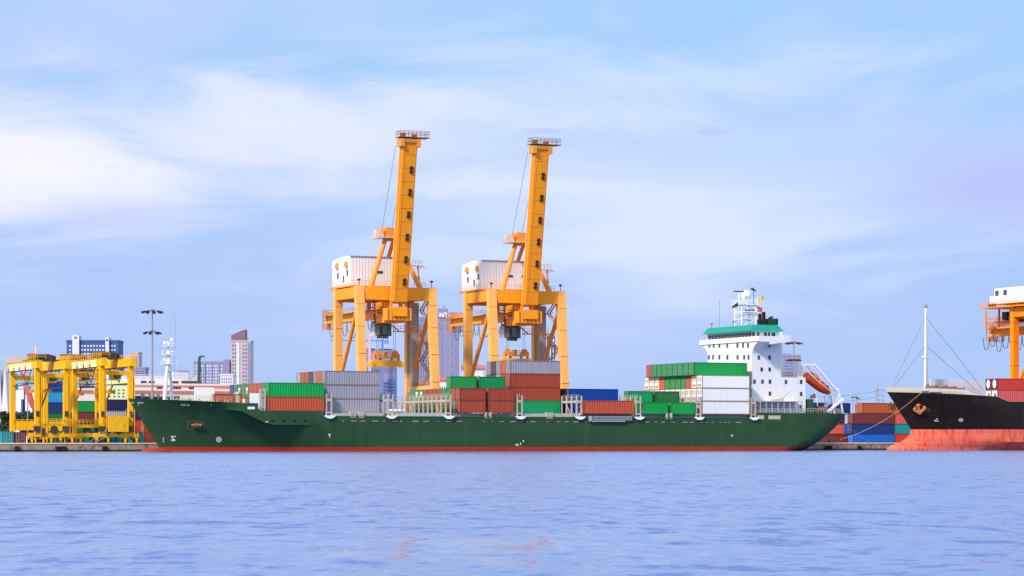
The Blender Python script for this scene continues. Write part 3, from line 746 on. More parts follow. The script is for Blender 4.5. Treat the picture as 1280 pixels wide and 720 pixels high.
# the lifeboat, resting on the ramp: a thing of its own
def lifeboat():
    Lb = 8.4; e = empty('lifeboat', (0, 0, 0), 0, 'orange free-fall lifeboat tilted down on its white ramp behind the deckhouse', 'lifeboat')
    n = 12; hullm = MB(); rows = []
    for i in range(n + 1):
        x = -Lb/2 + Lb * i / n; f = i / n
        wb = 1.55 * math.sin(math.pi * min(1, 0.16 + f * 0.84 if f < .5 else (1 - f) * 0.95 + 0.09)) ** 0.55 if 0 < f < 1 else 0.35
        kz = -1.5 + 1.0 * max(0, (f - 0.55) / 0.45) ** 2 + 0.4 * max(0, (0.15 - f) / 0.15)
        rows.append([(x, s_ * wb * c, z) for s_, c, z in ((-1, 1, 0.15), (-1, .97, -0.5), (-1, .62, kz * 0.8), (0, 0, kz), (1, .62, kz * 0.8), (1, .97, -0.5), (1, 1, 0.15))])
    m = 7
    hullm.add([p for r in rows for p in r], [(i*m+j, (i+1)*m+j, (i+1)*m+j+1, i*m+j+1) for i in range(n) for j in range(m-1)] + [tuple(range(m)), tuple(range(n*m, n*m+m))])
    a = hullm.build('hull', M['orange_boat'], e); autosmooth(a, 40)
    can = MB(); rows = []
    for i in range(n + 1):
        f = i / n; x = -Lb/2 + 0.15 + (Lb - 0.3) * f
        wb = rows_w = 1.5 * math.sin(math.pi * min(1, max(0.02, 0.14 + f * 0.8 if f < .5 else (1 - f) * 0.93 + 0.05))) ** 0.55
        h = 0.25 + (1.5 if f < 0.38 else 0.95) * math.sin(math.pi * min(0.98, max(0.03, f * 0.9 + 0.06))) ** 0.5
        rows.append([(x, s_ * wb * c, 0.17 + h * z) for s_, c, z in ((-1, 1, 0), (-1, .92, .55), (-1, .5, .95), (0, 0, 1), (1, .5, .95), (1, .92, .55), (1, 1, 0))])
    can.add([p for r in rows for p in r], [(i*m+j, (i+1)*m+j, (i+1)*m+j+1, i*m+j+1) for i in range(n) for j in range(m-1)] + [tuple(range(m)), tuple(range(n*m, n*m+m))])
    b = can.build('canopy', M['orange_top'], e); autosmooth(b, 40)
    MB().box(-Lb/2 + 0.3, Lb/2 - 0.6, -1.62, -1.5, 0.02, 0.24).box(-Lb/2 + 0.3, Lb/2 - 0.6, 1.5, 1.62, 0.02, 0.24).build('rubbing_strake', mat('strake_pale', (0.7, 0.45, 0.33), 0.6), e)
    w = MB()
    for k in range(4): w.box(-3.2 + k * 1.7, -2.6 + k * 1.7, -1.50, 1.50, 0.62, 0.9)
    w.build('window', M['win'], e)
    return e
lb = lifeboat()
p0 = P(tu(1006, yc), yc, zv(468.0, 80, yc)); p1 = P(tu(1036.5, yc), yc, zv(491.5, 86, yc))
lb.location = (p0 + p1) / 2
d_ = (p1 - p0).normalized()
lb.scale = (0.95, 0.88, 0.88); lb.rotation_mode = 'QUATERNION'
xx = d_; yy = Vector((0, 0, 1)).cross(xx).normalized(); zz = xx.cross(yy)
lb.rotation_quaternion = Matrix((xx, yy, zz)).transposed().to_quaternion()
# flags
def flag(name, t, y, z, w, h, cols, label, droop=0.4, dirx=1, group=None, pole=None):
    e = empty(name, P(t, y, z), TH, label, 'flag', group)
    nseg = 6; nb = len(cols)
    for bi, m in enumerate(cols):
        mb = MB(); vs_ = []
        for i in range(nseg + 1):
            f = i / nseg
            for q in (bi / nb, (bi + 1) / nb):
                zz_ = -h * q * (1 - 0.25 * f) - droop * w * f
                vs_.append((dirx * w * f, 0.16 * w * math.sin(f * 7 + q) * f, zz_))
        mb.add(vs_, [(2*i, 2*i+1, 2*i+3, 2*i+2) for i in range(nseg)])
        back = [(p[0], p[1] + 0.03, p[2]) for p in vs_]
        mb.add(back, [(2*i, 2*i+2, 2*i+3, 2*i+1) for i in range(nseg)])
        mb.build('stripe' if nb > 1 else 'cloth', m, e)
    if pole: MB().tube((0, 0, -pole), (0, 0, 0.3), 0.06, 6).build('staff', M['white2'], e)
    return e
fl_y = mat('flag_yellow', (0.62, 0.46, 0.05), 0.8, var=0.2, scale=2.0); fl_r = mat('flag_red', (0.62, 0.08, 0.05), 0.8, var=0.15, scale=2.0); fl_d = mat('flag_dark', (0.06, 0.06, 0.10), 0.8, var=0.3, scale=2.0)
flag('signal_flag', tm + 2.6, HB - 1.2, zv(374.5, tm, HB) + 0.2, 1.6, 1.2, [fl_y], 'small yellow flag flying from the white radar mast', -0.5, 1, pole=2.2)
flag('signal_flag', tm + 2.2, HB - 1.6, zv(383, tm, HB), 1.4, 1.25, [fl_r], 'small red flag hanging below the yellow flag on the radar mast', 0.25, 1, pole=1.6)
flag('signal_flag', tm - 2.6, HB - 1.5, zv(378, tm, HB), 1.6, 0.9, [fl_d], 'small dark flag at the bow side of the radar mast', 0.55, -1, pole=1.4)
flag('ensign', 79.0, 4.6, 13.2, 1.5, 1.0, [fl_d, fl_r, fl_d], 'small dark ensign drooping at the green stern under the lifeboat', 0.35, -1)

# ================================================================ CONTAINERS
CW = 2.44
CC = dict(
    green=(0.008, 0.26, 0.055), bright=(0.004, 0.30, 0.055), emerald=(0.003, 0.25, 0.085), darkgreen=(0.015, 0.14, 0.045), greygreen=(0.12, 0.24, 0.13),
    brown=(0.33, 0.055, 0.028), brick=(0.44, 0.075, 0.034), maroon=(0.16, 0.035, 0.035), orange=(0.55, 0.085, 0.022), red=(0.56, 0.045, 0.035), pink=(0.62, 0.10, 0.09),
    grey=(0.27, 0.27, 0.33), palegrey=(0.40, 0.40, 0.42), white=(0.80, 0.80, 0.80), blue=(0.002, 0.040, 0.29), skyblue=(0.01, 0.13, 0.62), navy=(0.018, 0.022, 0.085),
    teal=(0.012, 0.24, 0.27), cyan=(0.02, 0.30, 0.55), darkblue=(0.012, 0.035, 0.16), rustred=(0.42, 0.10, 0.04), lav=(0.5, 0.5, 0.62))
def cmat(c):
    col = CC[c]
    d = (0.30, 0.16, 0.09) if c in ('grey', 'palegrey', 'white', 'lav') else tuple(0.45 * x + 0.03 for x in col)
    return mat('container_' + c, col, 0.55, var=0.09, dirt=d, amt=0.42 if c != 'white' else 0.28, scale=0.40, streak=0.10)
def fmat(c):
    if c == 'white': return mat('reefer_frame', (0.34, 0.20, 0.13), 0.6, dirt=(0.5, 0.45, 0.4), amt=0.5, scale=0.8)
    if c in ('grey', 'palegrey', 'lav'): return mat('grey_frame', (0.24, 0.17, 0.15), 0.6, dirt=RUST, amt=0.5, scale=0.8)
    col = CC[c]; return mat('frame_' + c, tuple(0.72 * x + 0.004 for x in col), 0.6, dirt=RUST, amt=0.3, scale=0.8)
rod_m = mat('lock_rod', (0.33, 0.31, 0.30), 0.5)
PROTO = {}
def corr(L_, H_, y, sgn, pitch, depth):
    """one corrugated side wall as a strip"""
    xs = []; x = -L_/2 + 0.16
    while x < L_/2 - 0.16 - pitch * 0.5:
        xs += [(x, 0), (x + pitch * .3, 0), (x + pitch * .5, 1), (x + pitch * .8, 1)]; x += pitch
    xs.append((L_/2 - 0.16, 0))
    vs_ = []
    for x, d in xs:
        yy = y - sgn * depth * d
        vs_ += [(x, yy, 0.16), (x, yy, H_ - 0.12)]
    return vs_, [(2*i, 2*i+1, 2*i+3, 2*i+2) for i in range(len(xs) - 1)]
def container_proto(L_, H_, c, kind):
    key = (L_, H_, c, kind)
    if key in PROTO: return PROTO[key]
    e = empty('shipping_container', (0, 0, -500))
    y = CW / 2 - 0.05; smooth_side = kind == 'reefer'
    mb = MB()
    if smooth_side:
        mb.box(-L_/2 + 0.10, L_/2 - 0.10, -y, y, 0.15, H_ - 0.11)
        for s_ in (-1, 1):
            x = -L_/2 + 1.2
            while x < L_/2 - 0.6: mb.box(x, x + 0.05, s_ * y - 0.012, s_ * y + 0.012, 0.2, H_ - 0.15); x += 1.22
    else:
        for s_ in (-1, 1):
            v_, f_ = corr(L_, H_, s_ * y, s_, 0.56 if L_ > 7 else 0.42, 0.055); mb.add(v_, f_)
        mb.box(-L_/2 + 0.06, L_/2 - 0.12, -y + 0.1, y - 0.1, 0.10, H_ - 0.03)
        mb.add([(-L_/2, -y, H_ - 0.10), (L_/2, -y, H_ - 0.10), (L_/2, y, H_ - 0.10), (-L_/2, y, H_ - 0.10)], [(0, 1, 2, 3)])
        mb.add([(L_/2 - 0.08, -y, 0.1), (L_/2 - 0.08, y, 0.1), (L_/2 - 0.08, y, H_ - 0.1), (L_/2 - 0.08, -y, H_ - 0.1)], [(0, 1, 2, 3)])
    mb.build('body', cmat(c), e)
    fr = MB(); a = CW / 2; b = L_ / 2; p = 0.15
    for sx in (-1, 1):
        for sy in (-1, 1):
            fr.box(min(sx*b, sx*(b-p)), max(sx*b, sx*(b-p)), min(sy*a, sy*(a-p)), max(sy*a, sy*(a-p)), 0, H_)
        x0, x1 = sorted((sx*b, sx*(b-0.12)))
        fr.box(x0, x1, -a+p, a-p, 0.0, 0.16); fr.box(x0, x1, -a+p, a-p, H_-0.13, H_-0.005)
    for sy in (-1, 1):
        y0, y1 = sorted((sy*(a-0.01), sy*(a-0.10)))
        fr.box(-b+p, b-p, y0, y1, 0.0, 0.165); fr.box(-b+p, b-p, y0, y1, H_-0.125, H_-0.005)
    fr.build('frame', fmat(c), e)
    if kind == 'reefer_end' or kind == 'reefer':
        MB().box(-b + 0.02, -b + 0.12, -a + 0.16, a - 0.16, 0.17, H_ - 0.14).build('refrigeration_unit', cmat('white'), e)
        un = MB().box(-b - 0.0, -b + 0.02, -a + 0.30, a - 0.30, H_ * 0.55, H_ * 0.62)
        for yy in (-0.5, 0.55): un.prism([(yy + 0.34*math.cos(q*math.pi/5), H_*0.75 + 0.34*math.sin(q*math.pi/5)) for q in range(10)], 'x', -b + 0.0, -b + 0.019)
        un.box(-b, -b + 0.019, -0.8, 0.8, 0.35, 0.95)
        un.build('fan_grille', mat('reefer_grille', (0.40, 0.33, 0.28), 0.6, dirt=(0.2, 0.1, 0.06), amt=0.7, scale=2), e)
    else:
        for s_ in (-1, 1):
            d = MB(); y0, y1 = sorted((s_ * 0.012, s_ * (a - 0.16)))
            d.box(-b + 0.035, -b + 0.085, y0, y1, 0.17, H_ - 0.14)
            for q in (0.16, 0.52, 0.88): d.box(-b + 0.015, -b + 0.034, y0 + 0.05, y1 - 0.05, 0.17 + (H_-0.31)*q - 0.09, 0.17 + (H_-0.31)*q + 0.09)
            do = d.build('door', cmat(c), e)
            r = MB()
            for yy in (s_ * 0.32, s_ * 0.78): r.tube((-b + 0.0, yy, 0.15), (-b + 0.0, yy, H_ - 0.12), 0.03, 5); r.box(-b - 0.03, -b + 0.0, yy - 0.02, yy + 0.22, 1.05, 1.1)
            r.build('lock_rod', rod_m, do)
    PROTO[key] = e
    return e
def cont(t0, y0, z0, L_, H_, c, label, kind='dry', rot=0.0, group='containers stacked on the green ship', logo=False):
    p = container_proto(L_, H_, c, kind)
    e = copy_tree(p)
    e.location = P(t0 + L_/2, y0 + CW/2, z0); e.rotation_euler = (0, 0, TH + rot)
    tag(e, label, 'container', group)
    if logo:
        MB().box(-L_/2 - 0.02, -L_/2 + 0.03, -0.75, 0.55, 1.65, 2.1).box(-L_/2 - 0.02, -L_/2 + 0.03, -0.2, 0.3, 0.85, 1.65).build('logo', mark_w, e)
    return e
RP = 2.52
CN = dict(green='green', bright='bright green', emerald='emerald green', darkgreen='dull dark green', greygreen='faded grey-green', brown='dark red-brown', brick='brick red',
          maroon='maroon', orange='orange', red='red', pink='faded pink-red', grey='blue-grey', palegrey='pale grey', white='white refrigerated', blue='royal blue', skyblue='bright blue', navy='navy blue', teal='teal',
          cyan='cyan blue', darkblue='dark blue', rustred='rust orange', lav='lavender grey')
TN = {1: 'bottom tier', 2: 'second tier', 3: 'third tier', 4: 'top tier'}
RN = ['waterside row', 'second row back', 'third row back', 'fourth row back', 'fifth row back', 'sixth row back', 'seventh row back', 'eighth row back', 'ninth row back', 'tenth row back', 'farthest row']
def put(bay, t0, row, tier, c, L_=12.19, H_=2.896, zb=8.25, z0=None, kind='dry', extra='', logo=False, t=None):
    z = zb + (tier - 1) * (H_ + 0.006) if z0 is None else z0
    tn = t or TN[tier]
    return cont(t0, row * RP, z, L_, H_, c, f'{CN[c]} container, {tn}, {RN[row]} of {bay}{extra}', kind, logo=logo)
# A: foremost bay
A = 'the foremost full stack'
put(A, -55.1, 0, 1, 'brick', zb=8.46); put(A, -55.1, 0, 2, 'bright', zb=8.46)
for r, c, lg in ((1, 'green', 0), (2, 'orange', 0), (3, 'orange', 0), (4, 'rustred', 0), (5, 'green', 1), (6, 'greygreen', 0), (7, 'green', 1), (8, 'teal', 0), (9, 'blue', 0)):
    put(A, -55.1, r, 2, c, zb=8.46, logo=bool(lg))
for r in (1, 2, 3, 4, 5): put(A, -55.1, r, 1, 'brown', zb=8.46)
a = tu(268, 7.5)
cont(a, 7.5, 9.22, 6.06, 2.75, 'rustred', 'short rust-red container standing alone on the bow deck beside a white breakwater')
# B: blue-grey stack
B = 'the blue-grey stack'; tB = -41.75
for k in (1, 2, 3): put(B, tB, 1, k, 'grey', zb=8.2)
for r, c in ((2, 'orange'), (3, 'grey'), (4, 'navy'), (5, 'brick'), (6, 'brick'), (7, 'palegrey')): put(B, tB, r, 3, c, zb=8.2)
for r in (2, 3, 4, 5, 6, 7): put(B, tB, r, 2, 'brown' if r % 2 else 'grey', zb=8.2)
# F: twenty-foot pair
Fn = 'the short brown stacks amidships'
zF = 8.34
for j, t0 in enumerate((-12.2, -5.45)):
    w = ('forward of the pair', 'aft of the pair')[j]
    for k in (1, 2):
        cont(t0, 0, zF + (k-1)*2.597, 6.06, 2.591, 'brown', f'short red-brown container, {("bottom", "upper")[k-1]} one in the {("left", "right")[j]} of two short waterside stacks')
    cont(t0 + 0.1, 2 * RP, zF + 2 * 2.597, 6.06, 2.591, ('green', 'emerald')[j], f'short {("green", "emerald green")[j]} container on top of the short brown stacks, {("left", "right")[j]} of two')
for r, c, lg in ((1, 'brown', 0), (2, 'green', 0), (3, 'green', 0), (4, 'brown', 0), (5, 'brown', 0), (6, 'brown', 0), (7, 'brown', 0), (8, 'green', 1), (9, 'green', 1), (10, 'teal', 0)):
    cont(-12.2, r * RP, zF + 2.597, 6.06, 2.591, c, f'short {CN[c]} container, upper tier, {RN[r]} behind the lashing frame', logo=bool(lg))
for r, c in ((1, 'greygreen'), (2, 'maroon'), (3, 'green'), (4, 'pink'), (5, 'darkgreen'), (6, 'greygreen'), (7, 'darkgreen'), (8, 'maroon'), (9, 'darkgreen'), (10, 'palegrey')):
    cont(-12.2, r * RP, zF, 6.06, 2.591, c, f'short {CN[c]} container, lower tier, {RN[r]} behind the lashing frame')
for k in (1, 2): cont(-5.45, 2 * RP, zF + (k-1)*2.597, 6.06, 2.591, 'brown', f'short red-brown container hidden below the emerald one, {("lowest", "middle")[k-1]} tier')
# C: tall four-high stack
Cn = 'the four-high stack'; tC = 3.0
for k, c in ((1, 'emerald'), (2, 'brown'), (3, 'brown'), (4, 'grey')): put(Cn, tC, 3, k, c, zb=8.22)
for r, c in ((4, 'orange'), (5, 'grey'), (6, 'navy'), (7, 'grey')): put(Cn, tC, r, 4, c, zb=8.22)
for r, c in ((4, 'brown'), (5, 'palegrey'), (6, 'navy'), (7, 'darkgreen')): put(Cn, tC, r, 3, c, zb=8.22)
for r in (4, 5, 6, 7): put(Cn, tC, r, 2, 'brown', zb=8.22)
# D: red and blue
Dn = 'the red and blue bay'; tD = 17.3
put(Dn, tD, 0, 1, 'brick', zb=8.18); put(Dn, tD, 3, 1, 'blue', zb=8.18); put(Dn, tD, 3, 2, 'blue', H_=2.7, zb=8.35); put(Dn, tD, 4, 2, 'navy', H_=2.75, zb=8.3); put(Dn, tD, 4, 1, 'navy', zb=8.18)
# D2: bright green twenties
for j, t0 in enumerate((32.0, 38.75)):
    cont(t0, 0, 8.2, 6.06, 2.591, 'bright', f'short bright green container on the waterside deck, {("left", "right")[j]} of two beside the white stack')
    for k in (1, 2):
        cont(t0 + 0.15, 3 * RP, 8.2 + (k-1)*2.597, 6.06, 2.591, ('emerald', 'darkgreen')[j], f'short {("emerald green", "dull dark green")[j]} container, {("lower", "upper")[k-1]} tier, inner row before the white stack')
# E: white reefers and green tops
E = 'the deckhouse stack'; tE = 46.55; HE = 2.896
for k in (1, 2, 3): put(E, tE, 0, k, 'white', zb=8.2, kind='reefer')
for r in range(1, 11): put(E, tE, r, 2, 'white', zb=8.2, kind='reefer')
for r, c in ((1, 'white'), (2, 'orange'), (3, 'green'), (4, 'emerald'), (5, 'green'), (6, 'green'), (7, 'orange'), (8, 'white'), (9, 'white'), (10, 'white')):
    put(E, tE, r, 3, c, zb=8.2, kind='reefer' if c == 'white' else 'dry')
for r, c in ((1, 'green'), (2, 'emerald'), (3, 'emerald'), (4, 'emerald'), (5, 'emerald'), (6, 'green'), (7, 'emerald'), (8, 'emerald'), (9, 'brick')):
    put(E, tE - 0.76, r, 4, c, L_=13.72, z0=8.2 + 3 * (HE + 0.006))
for r in (1, 2, 3): put(E, tE, r, 1, 'white', zb=8.2, kind='reefer')
# ---------------------------------------------------------------- containers in the yard right of the stern
YG = 'containers stacked in the yard behind the stern'
def yard(u, y, tier, c, label, L_=12.19, H_=2.591, rot=0, group=YG, du=0):
    return cont(tu(u, y), y, G + (tier-1) * (H_ + 0.006), L_, H_, c, label, rot=rot, group=group)
for k, u, c, lab in ((1, 1066.5, 'skyblue', 'bright blue container on the quay, lowest of the stack left of the black bow'), (2, 1065, 'darkblue', 'dark blue container above the bright blue one left of the black bow'),
                     (3, 1066, 'maroon', 'maroon container above the dark blue one left of the black bow'), (4, 1078, 'rustred', 'rust orange container topmost of the stack left of the black bow')):
    yard(u, 45, k, c, lab)
for k, u, c, lab in ((1, 1119, 'red', 'red container on the quay partly hidden behind the black ship bow'), (2, 1118.5, 'teal', 'teal container on the red one partly hidden behind the black bow'),
                     (3, 1119, 'pink', 'faded pink-red container above the teal one behind the black bow'), (4, 1131, 'rustred', 'rust orange container topmost behind the black bow')):
    yard(u, 45, k, c, lab)
for k, u, c, lab in ((1, 1007, 'maroon', 'maroon container on the quay just behind the green stern'), (2, 1003, 'pink', 'faded red container in the second tier behind the green stern'),
                     (3, 1004, 'navy', 'navy container, third tier, just behind the green stern'), (4, 1011, 'darkblue', 'dark blue container, top tier, just behind the green stern')):
    yard(u, 50, k, c, lab)
cont(tu(1046, 58), 58, G + 2.6, 6.06, 2.591, 'skyblue', 'short bright blue container glimpsed between the two yard stacks', group=YG)
cont(tu(1046, 58), 58, G, 6.06, 2.591, 'maroon', 'short maroon container under the glimpsed bright blue one', group=YG)
for k, u, c, lab in ((3, 1040, 'lav', 'lavender grey container in the back row above the green stern'), (4, 1075, 'brick', 'brick red container in the back row behind the rust orange one')):
    for q in range(1, k + 1):
        cont(tu(u, 66), 66, G + (q-1)*2.597, 12.19, 2.591, c if q == k else 'maroon', lab if q == k else f'maroon container under the back-row {CN[c]} one, tier {q}', group=YG)
# ---------------------------------------------------------------- containers in the yard left of the bow
LG = 'containers in the yard behind the yellow cranes'
cont(tu(7.5, 33) - 3.03, 33, G, 6.06, 2.85, 'teal', 'teal container end-on at the quay edge, leftmost beside the yellow cranes', rot=R(90), group='containers at the quay edge under the yellow cranes')
cont(tu(23.0, 33) - 3.03, 33, G, 6.06, 2.7, 'maroon', 'maroon container end-on at the quay edge beside the teal one', rot=R(90), group='containers at the quay edge under the yellow cranes')
def lstack(u, y, cols, L_, what, h=2.9):
    what = what.replace('directly ', '')
    for k, c in enumerate(cols):
        n = len(cols)
        pos = 'top' if k == n - 1 else ('lowest' if k == 0 else f'tier {k+1}')
        cont(tu(u, y), y, G + k * h, L_, h - 0.004, c, f'{CN[c]} container, {pos} of the stack {what}', group=LG)
lstack(54, 98, ['darkgreen', 'darkgreen', 'darkgreen', 'darkblue', 'cyan', 'blue'], 6.06, 'with blue top between yellow legs', 2.5)
lstack(95, 98, ['darkgreen', 'darkgreen', 'maroon', 'green'], 6.06, 'with green top behind middle yellow crane', 2.6)
lstack(131, 98, ['darkgreen', 'darkblue', 'palegrey', 'navy'], 12.19, 'with navy top behind right yellow crane', 2.7)
lstack(112, 112, ['teal', 'darkblue', 'navy'], 12.19, 'of three in the far row')
lstack(163, 92, ['red', 'red', 'navy', 'navy'], 12.19, 'left of the green bow')
lstack(146, 60, ['teal'], 6.06, 'of one beneath the right yellow crane')
lstack(112, 60, ['teal'], 6.06, 'of one between the yellow cranes')
lstack(180, 66, ['brick', 'brick'], 12.19, 'directly behind the stem of the green bow')
for e in list(PROTO.values()):
    for ch in list(e.children_recursive): bpy.data.objects.remove(ch)
    bpy.data.objects.remove(e)

# ================================================================ BLACK SHIP
BO = (150.0, 17.6, 0.0)
bship = empty('cargo_ship', P(*BO), TH, 'black-hulled ship riding high with a faded red bottom and white bow bulwark, right edge', 'ship')
def B_(name, mb, m, parent=None): return mb.build(name, m, parent or bship, off=BO)
BC, BH = 17.6, 10.0
def bstem(z):
    if z <= 5: return 113.4 - 6.6 * max(0, min(1, (5 - z) / 4.3)) ** 2.2
    return 113.4 - 7.2 * ((z - 5) / 9.5)
def bhalf(t, z):
    x = t - bstem(z)
    if x <= 0: return 0.0
    Lz = 34 - 17 * (min(max(z, 0), 14) / 14) ** 1.3
    b = BH * (1 - (1 - min(1, x / Lz)) ** 1.9)
    if z < 5:
        x2 = t - 113.4; b0 = BH * (1 - (1 - min(1, max(0, x2) / Lz)) ** 1.9); b = max(b0, min(b, 0.25 + 1.75 * math.sqrt(max(0, min(1, x / 4.0)))))
    if z < 2: b *= 0.80 + 0.10 * max(0, z)
    return b
def zwhite(t):      # sheer line: top of the black shell, where the white bulwark starts
    if t < 131.0: return 13.9 - 1.0 * (t - 107) / 24
    if t < 134.6: return 12.9 - 1.2 * (t - 131.0) / 3.6
    return 11.7
def bzt(t): return zwhite(t) + 1.08 * max(0, min(1, (124.8 - t) / 2.6)) + 0.02
bts = [106.3, 106.5, 106.8, 107.6, 108.6, 110, 111.5, 113, 114.5, 116, 118, 120, 122, 124, 126, 128, 130, 131, 132.2, 133.4, 134.6, 138, 145, 160, 180, 205]
def bloft(f):
    mb = MB(); rows = []
    for t in bts:
        near = []
        for z in f(t):
            tt = max(t, bstem(z)); near.append((tt, BC - bhalf(t, z), z))
        rows.append((near, [(p[0], 2*BC - p[1], p[2]) for p in near]))
    n = len(rows[0][0])
    for s_ in (0, 1):
        mb.add([p for r in rows for p in r[s_]], [(i*n+j, (i+1)*n+j, (i+1)*n+j+1, i*n+j+1) for i in range(len(bts)-1) for j in range(n-1)])
    a, b = rows[-1]; mb.add(a + b, [(j, j+1, n+j+1, n+j) for j in range(n-1)])
    return mb
lin = lambda a, b, n: [a + (b - a) * i / n for i in range(n + 1)]
boot_pink = mat('boot_faded_red', (0.84, 0.165, 0.105), 0.7, spec=0.1, plates=0.06, var=0.14, dirt=(0.52, 0.045, 0.03), amt=0.9, scale=0.30, streak=0.22, thr=(0.46, 0.70))
h = B_('hull', bloft(lambda t: lin(5.0, zwhite(t), 8)), M['black']); autosmooth(h, 30)
h = B_('boot_topping', bloft(lambda t: [-1.5] + lin(0, 4.995, 5)), boot_pink); autosmooth(h, 35)
h = B_('bulbous_bow', MB().ell((113.5, BC, 0.2), 6.9, 2.2, 1.7, 20, 10), boot_pink); autosmooth(h, 60)
h = B_('bulwark', bloft(lambda t: lin(zwhite(t) + 0.002, bzt(t) + 0.02, 2)), mat('bulwark_white', (0.92, 0.78, 0.58), 0.6, var=0.06, dirt=(0.35, 0.24, 0.17), amt=0.45, scale=0.4, streak=0.2)); autosmooth(h, 30)
mb = MB()
for (t0, t1, dz_) in ((107, 131, 1.2), (134.6, 204.9, 0.15)):
    vs_ = []
    for t in lin(t0, t1, 14):
        b = max(0.03, bhalf(t, bzt(t) - dz_) - 0.08); vs_ += [(t, BC - b, bzt(t) - dz_), (t, BC + b, bzt(t) - dz_)]
    mb.add(vs_, [(2*i, 2*i+1, 2*i+3, 2*i+2) for i in range(14)])
B_('deck', mb, M['deck'])
def on_b(u, v, lift=0.06):
    y = 12.0
    for _ in range(12):
        t = tu(u, y); z = zv(v, t, y); y = BC - bhalf(t, z)
    return (t, y - lift, z)
def bmark(name, polys, m):
    mb = MB()
    for poly in polys:
        pts = [on_b(*p) for p in poly]; n = len(pts); q = [(p[0], p[1] + 0.05, p[2]) for p in pts]
        mb.add(pts + q, [tuple(range(n))] + [(i, n+i, n+(i+1) % n, (i+1) % n) for i in range(n)])
    return B_(name, mb, m)
bmark('bulbous_bow_mark', [rect(1168.2, 1173.4, 526.2, 526.9), [(1168.0, 524.8), (1169.0, 524.8), (1169.2, 526.2), (1168.2, 526.2)], [(1169.4, 524.8), (1172.2, 524.4), (1172, 525.1), (1169.6, 525.4)], [(1171.0, 522.6), (1172.0, 523.2), (1171.4, 524.4), (1170.8, 524.4)]], mark_w)
bmark('bow_thruster_mark', [[(1201 + 2.9*math.cos(a*math.pi/7), 525 + 2.4*math.sin(a*math.pi/7)) for a in range(14)]], mat('mark_grey', (0.48, 0.44, 0.42), 0.7, var=0.2, scale=3))
mb = MB()
for (a, b, r) in (((1146.4, 505.5), (1149, 517.5), 0.34), ((1141.6, 512), (1148.6, 516.4), 0.36), ((1148.6, 516.4), (1155.6, 509.6), 0.36), ((1141.6, 512), (1143.6, 509.6), 0.30), ((1155.6, 509.6), (1152.6, 508.6), 0.30), ((1144, 507.4), (1149.6, 506.2), 0.22)):
    p, q = on_b(*a), on_b(*b); mb.tube((p[0], p[1]-0.3, p[2]), (q[0], q[1]-0.3, q[2]), r, 6)
B_('anchor', mb, M['anchor'])
p = (109.6, 2*BC - 14.6, zv(507, 110, 19))
B_('far_anchor', MB().tube((p[0]-0.4, 20.6, p[2]+0.6), (p[0]+1.0, 20.6, p[2]-0.9), 0.5, 6).tube((p[0]-0.2, 20.9, p[2]-0.6), (p[0]+0.9, 20.3, p[2]+0.4), 0.4, 6), M['rust'])
bmark('hawse_stain', [[(1156, 508), (1164, 511.5), (1162, 516), (1153, 517)]], mat('rust_streak', (0.10, 0.045, 0.025), 0.8, var=0.3, scale=1.5))
bmark('mooring_port', [rect(1152, 1161, 489.2, 490.4), rect(1162.5, 1177, 490.2, 491.4)], M['dark'])
# foremast with stays
TMB = tu(1157.3, BC); zb, zt = bzt(TMB) - 1.1, zv(384, TMB, BC)
bm_ = B_('foremast', MB().tube((TMB, BC, zb), (TMB, BC, zb + 9), 0.48, 10, 0.42).tube((TMB, BC, zb + 9), (TMB, BC, zt), 0.40, 10, 0.27).box(TMB-0.9, TMB-0.4, BC-0.3, BC+0.3, zv(447, TMB, BC), zv(445.5, TMB, BC)), M['white2'])
mb = MB()
for k in range(30):
    z = zb + 1 + k * (zt - zb - 2) / 30; mb.box(TMB - 0.3, TMB + 0.3, BC - 0.62, BC - 0.52, z, z + 0.08)
for x in (-0.3, 0.3): mb.box(TMB + x - 0.04, TMB + x + 0.04, BC - 0.66, BC - 0.56, zb + 1, zt - 1)
SPb = mb.build('ladder', mat('mast_ladder', (0.42, 0.40, 0.40), 0.6), bm_, off=BO)
MB().box(TMB - 0.5, TMB + 0.5, BC - 0.4, BC + 0.4, zt, zt + 0.2).tube((TMB, BC, zt), (TMB, BC, zt + 0.9), 0.25, 8).build('masthead_lamp', M['steel'], bm_, off=BO)
mb = MB()
for (v0, u1, v1) in ((396, 1116, 481), (432, 1118.5, 482), (396, 1214, 488), (432, 1205, 488)):
    t1 = tu(u1, BC); mb.tube((TMB, BC, zv(v0, TMB, BC)), (t1, BC + (0.0 if u1 < 1150 else -5), max(zv(v1, t1, BC), bzt(t1) - 0.6)), 0.05, 4)
B_('stay_wire', mb, M['wire'])
mb = MB(); mb2 = MB()
for (u, y) in ((1163.5, 14.5), (1174, 14), (1187, 12.5), (1191, 14.2), (1198, 11.5)):
    t = tu(u, y); z = bzt(t) - 0.1
    mb.tube((t - 0.8, y, z + 0.2), (t + 0.8, y, z + 0.2), 0.75, 10); mb.box(t + 0.85, t + 1.2, y - 0.9, y + 0.9, z - 1.1, z + 1.0); mb.tube((t - 0.9, y, z + .2), (t - 0.8, y, z + .2), 1.15, 10)
B_('windlass', mb, mat('winch_brown', (0.20, 0.13, 0.11), 0.7, dirt=RUST, amt=0.6, scale=1.0))
a, b = tu(1163, 24.5), tu(1229, 16.0); ya = 21.0
a, b = tu(1163, ya), tu(1228.5, ya)
B_('breakwater', MB().box(a, b, ya, ya + 0.4, 11.6, zv(474.3, (a+b)/2, ya)), mat('breakwater_lavender', (0.60, 0.58, 0.66), 0.6, var=0.04, scale=0.1))
pts = [(t, BC - bhalf(t, bzt(t)) + 0.2, bzt(t)) for t in lin(121.5, 131.0, 6)]
B_('bow_rail', MB().rail(pts, 1.0, 1.5, 0.04), M['cream'])
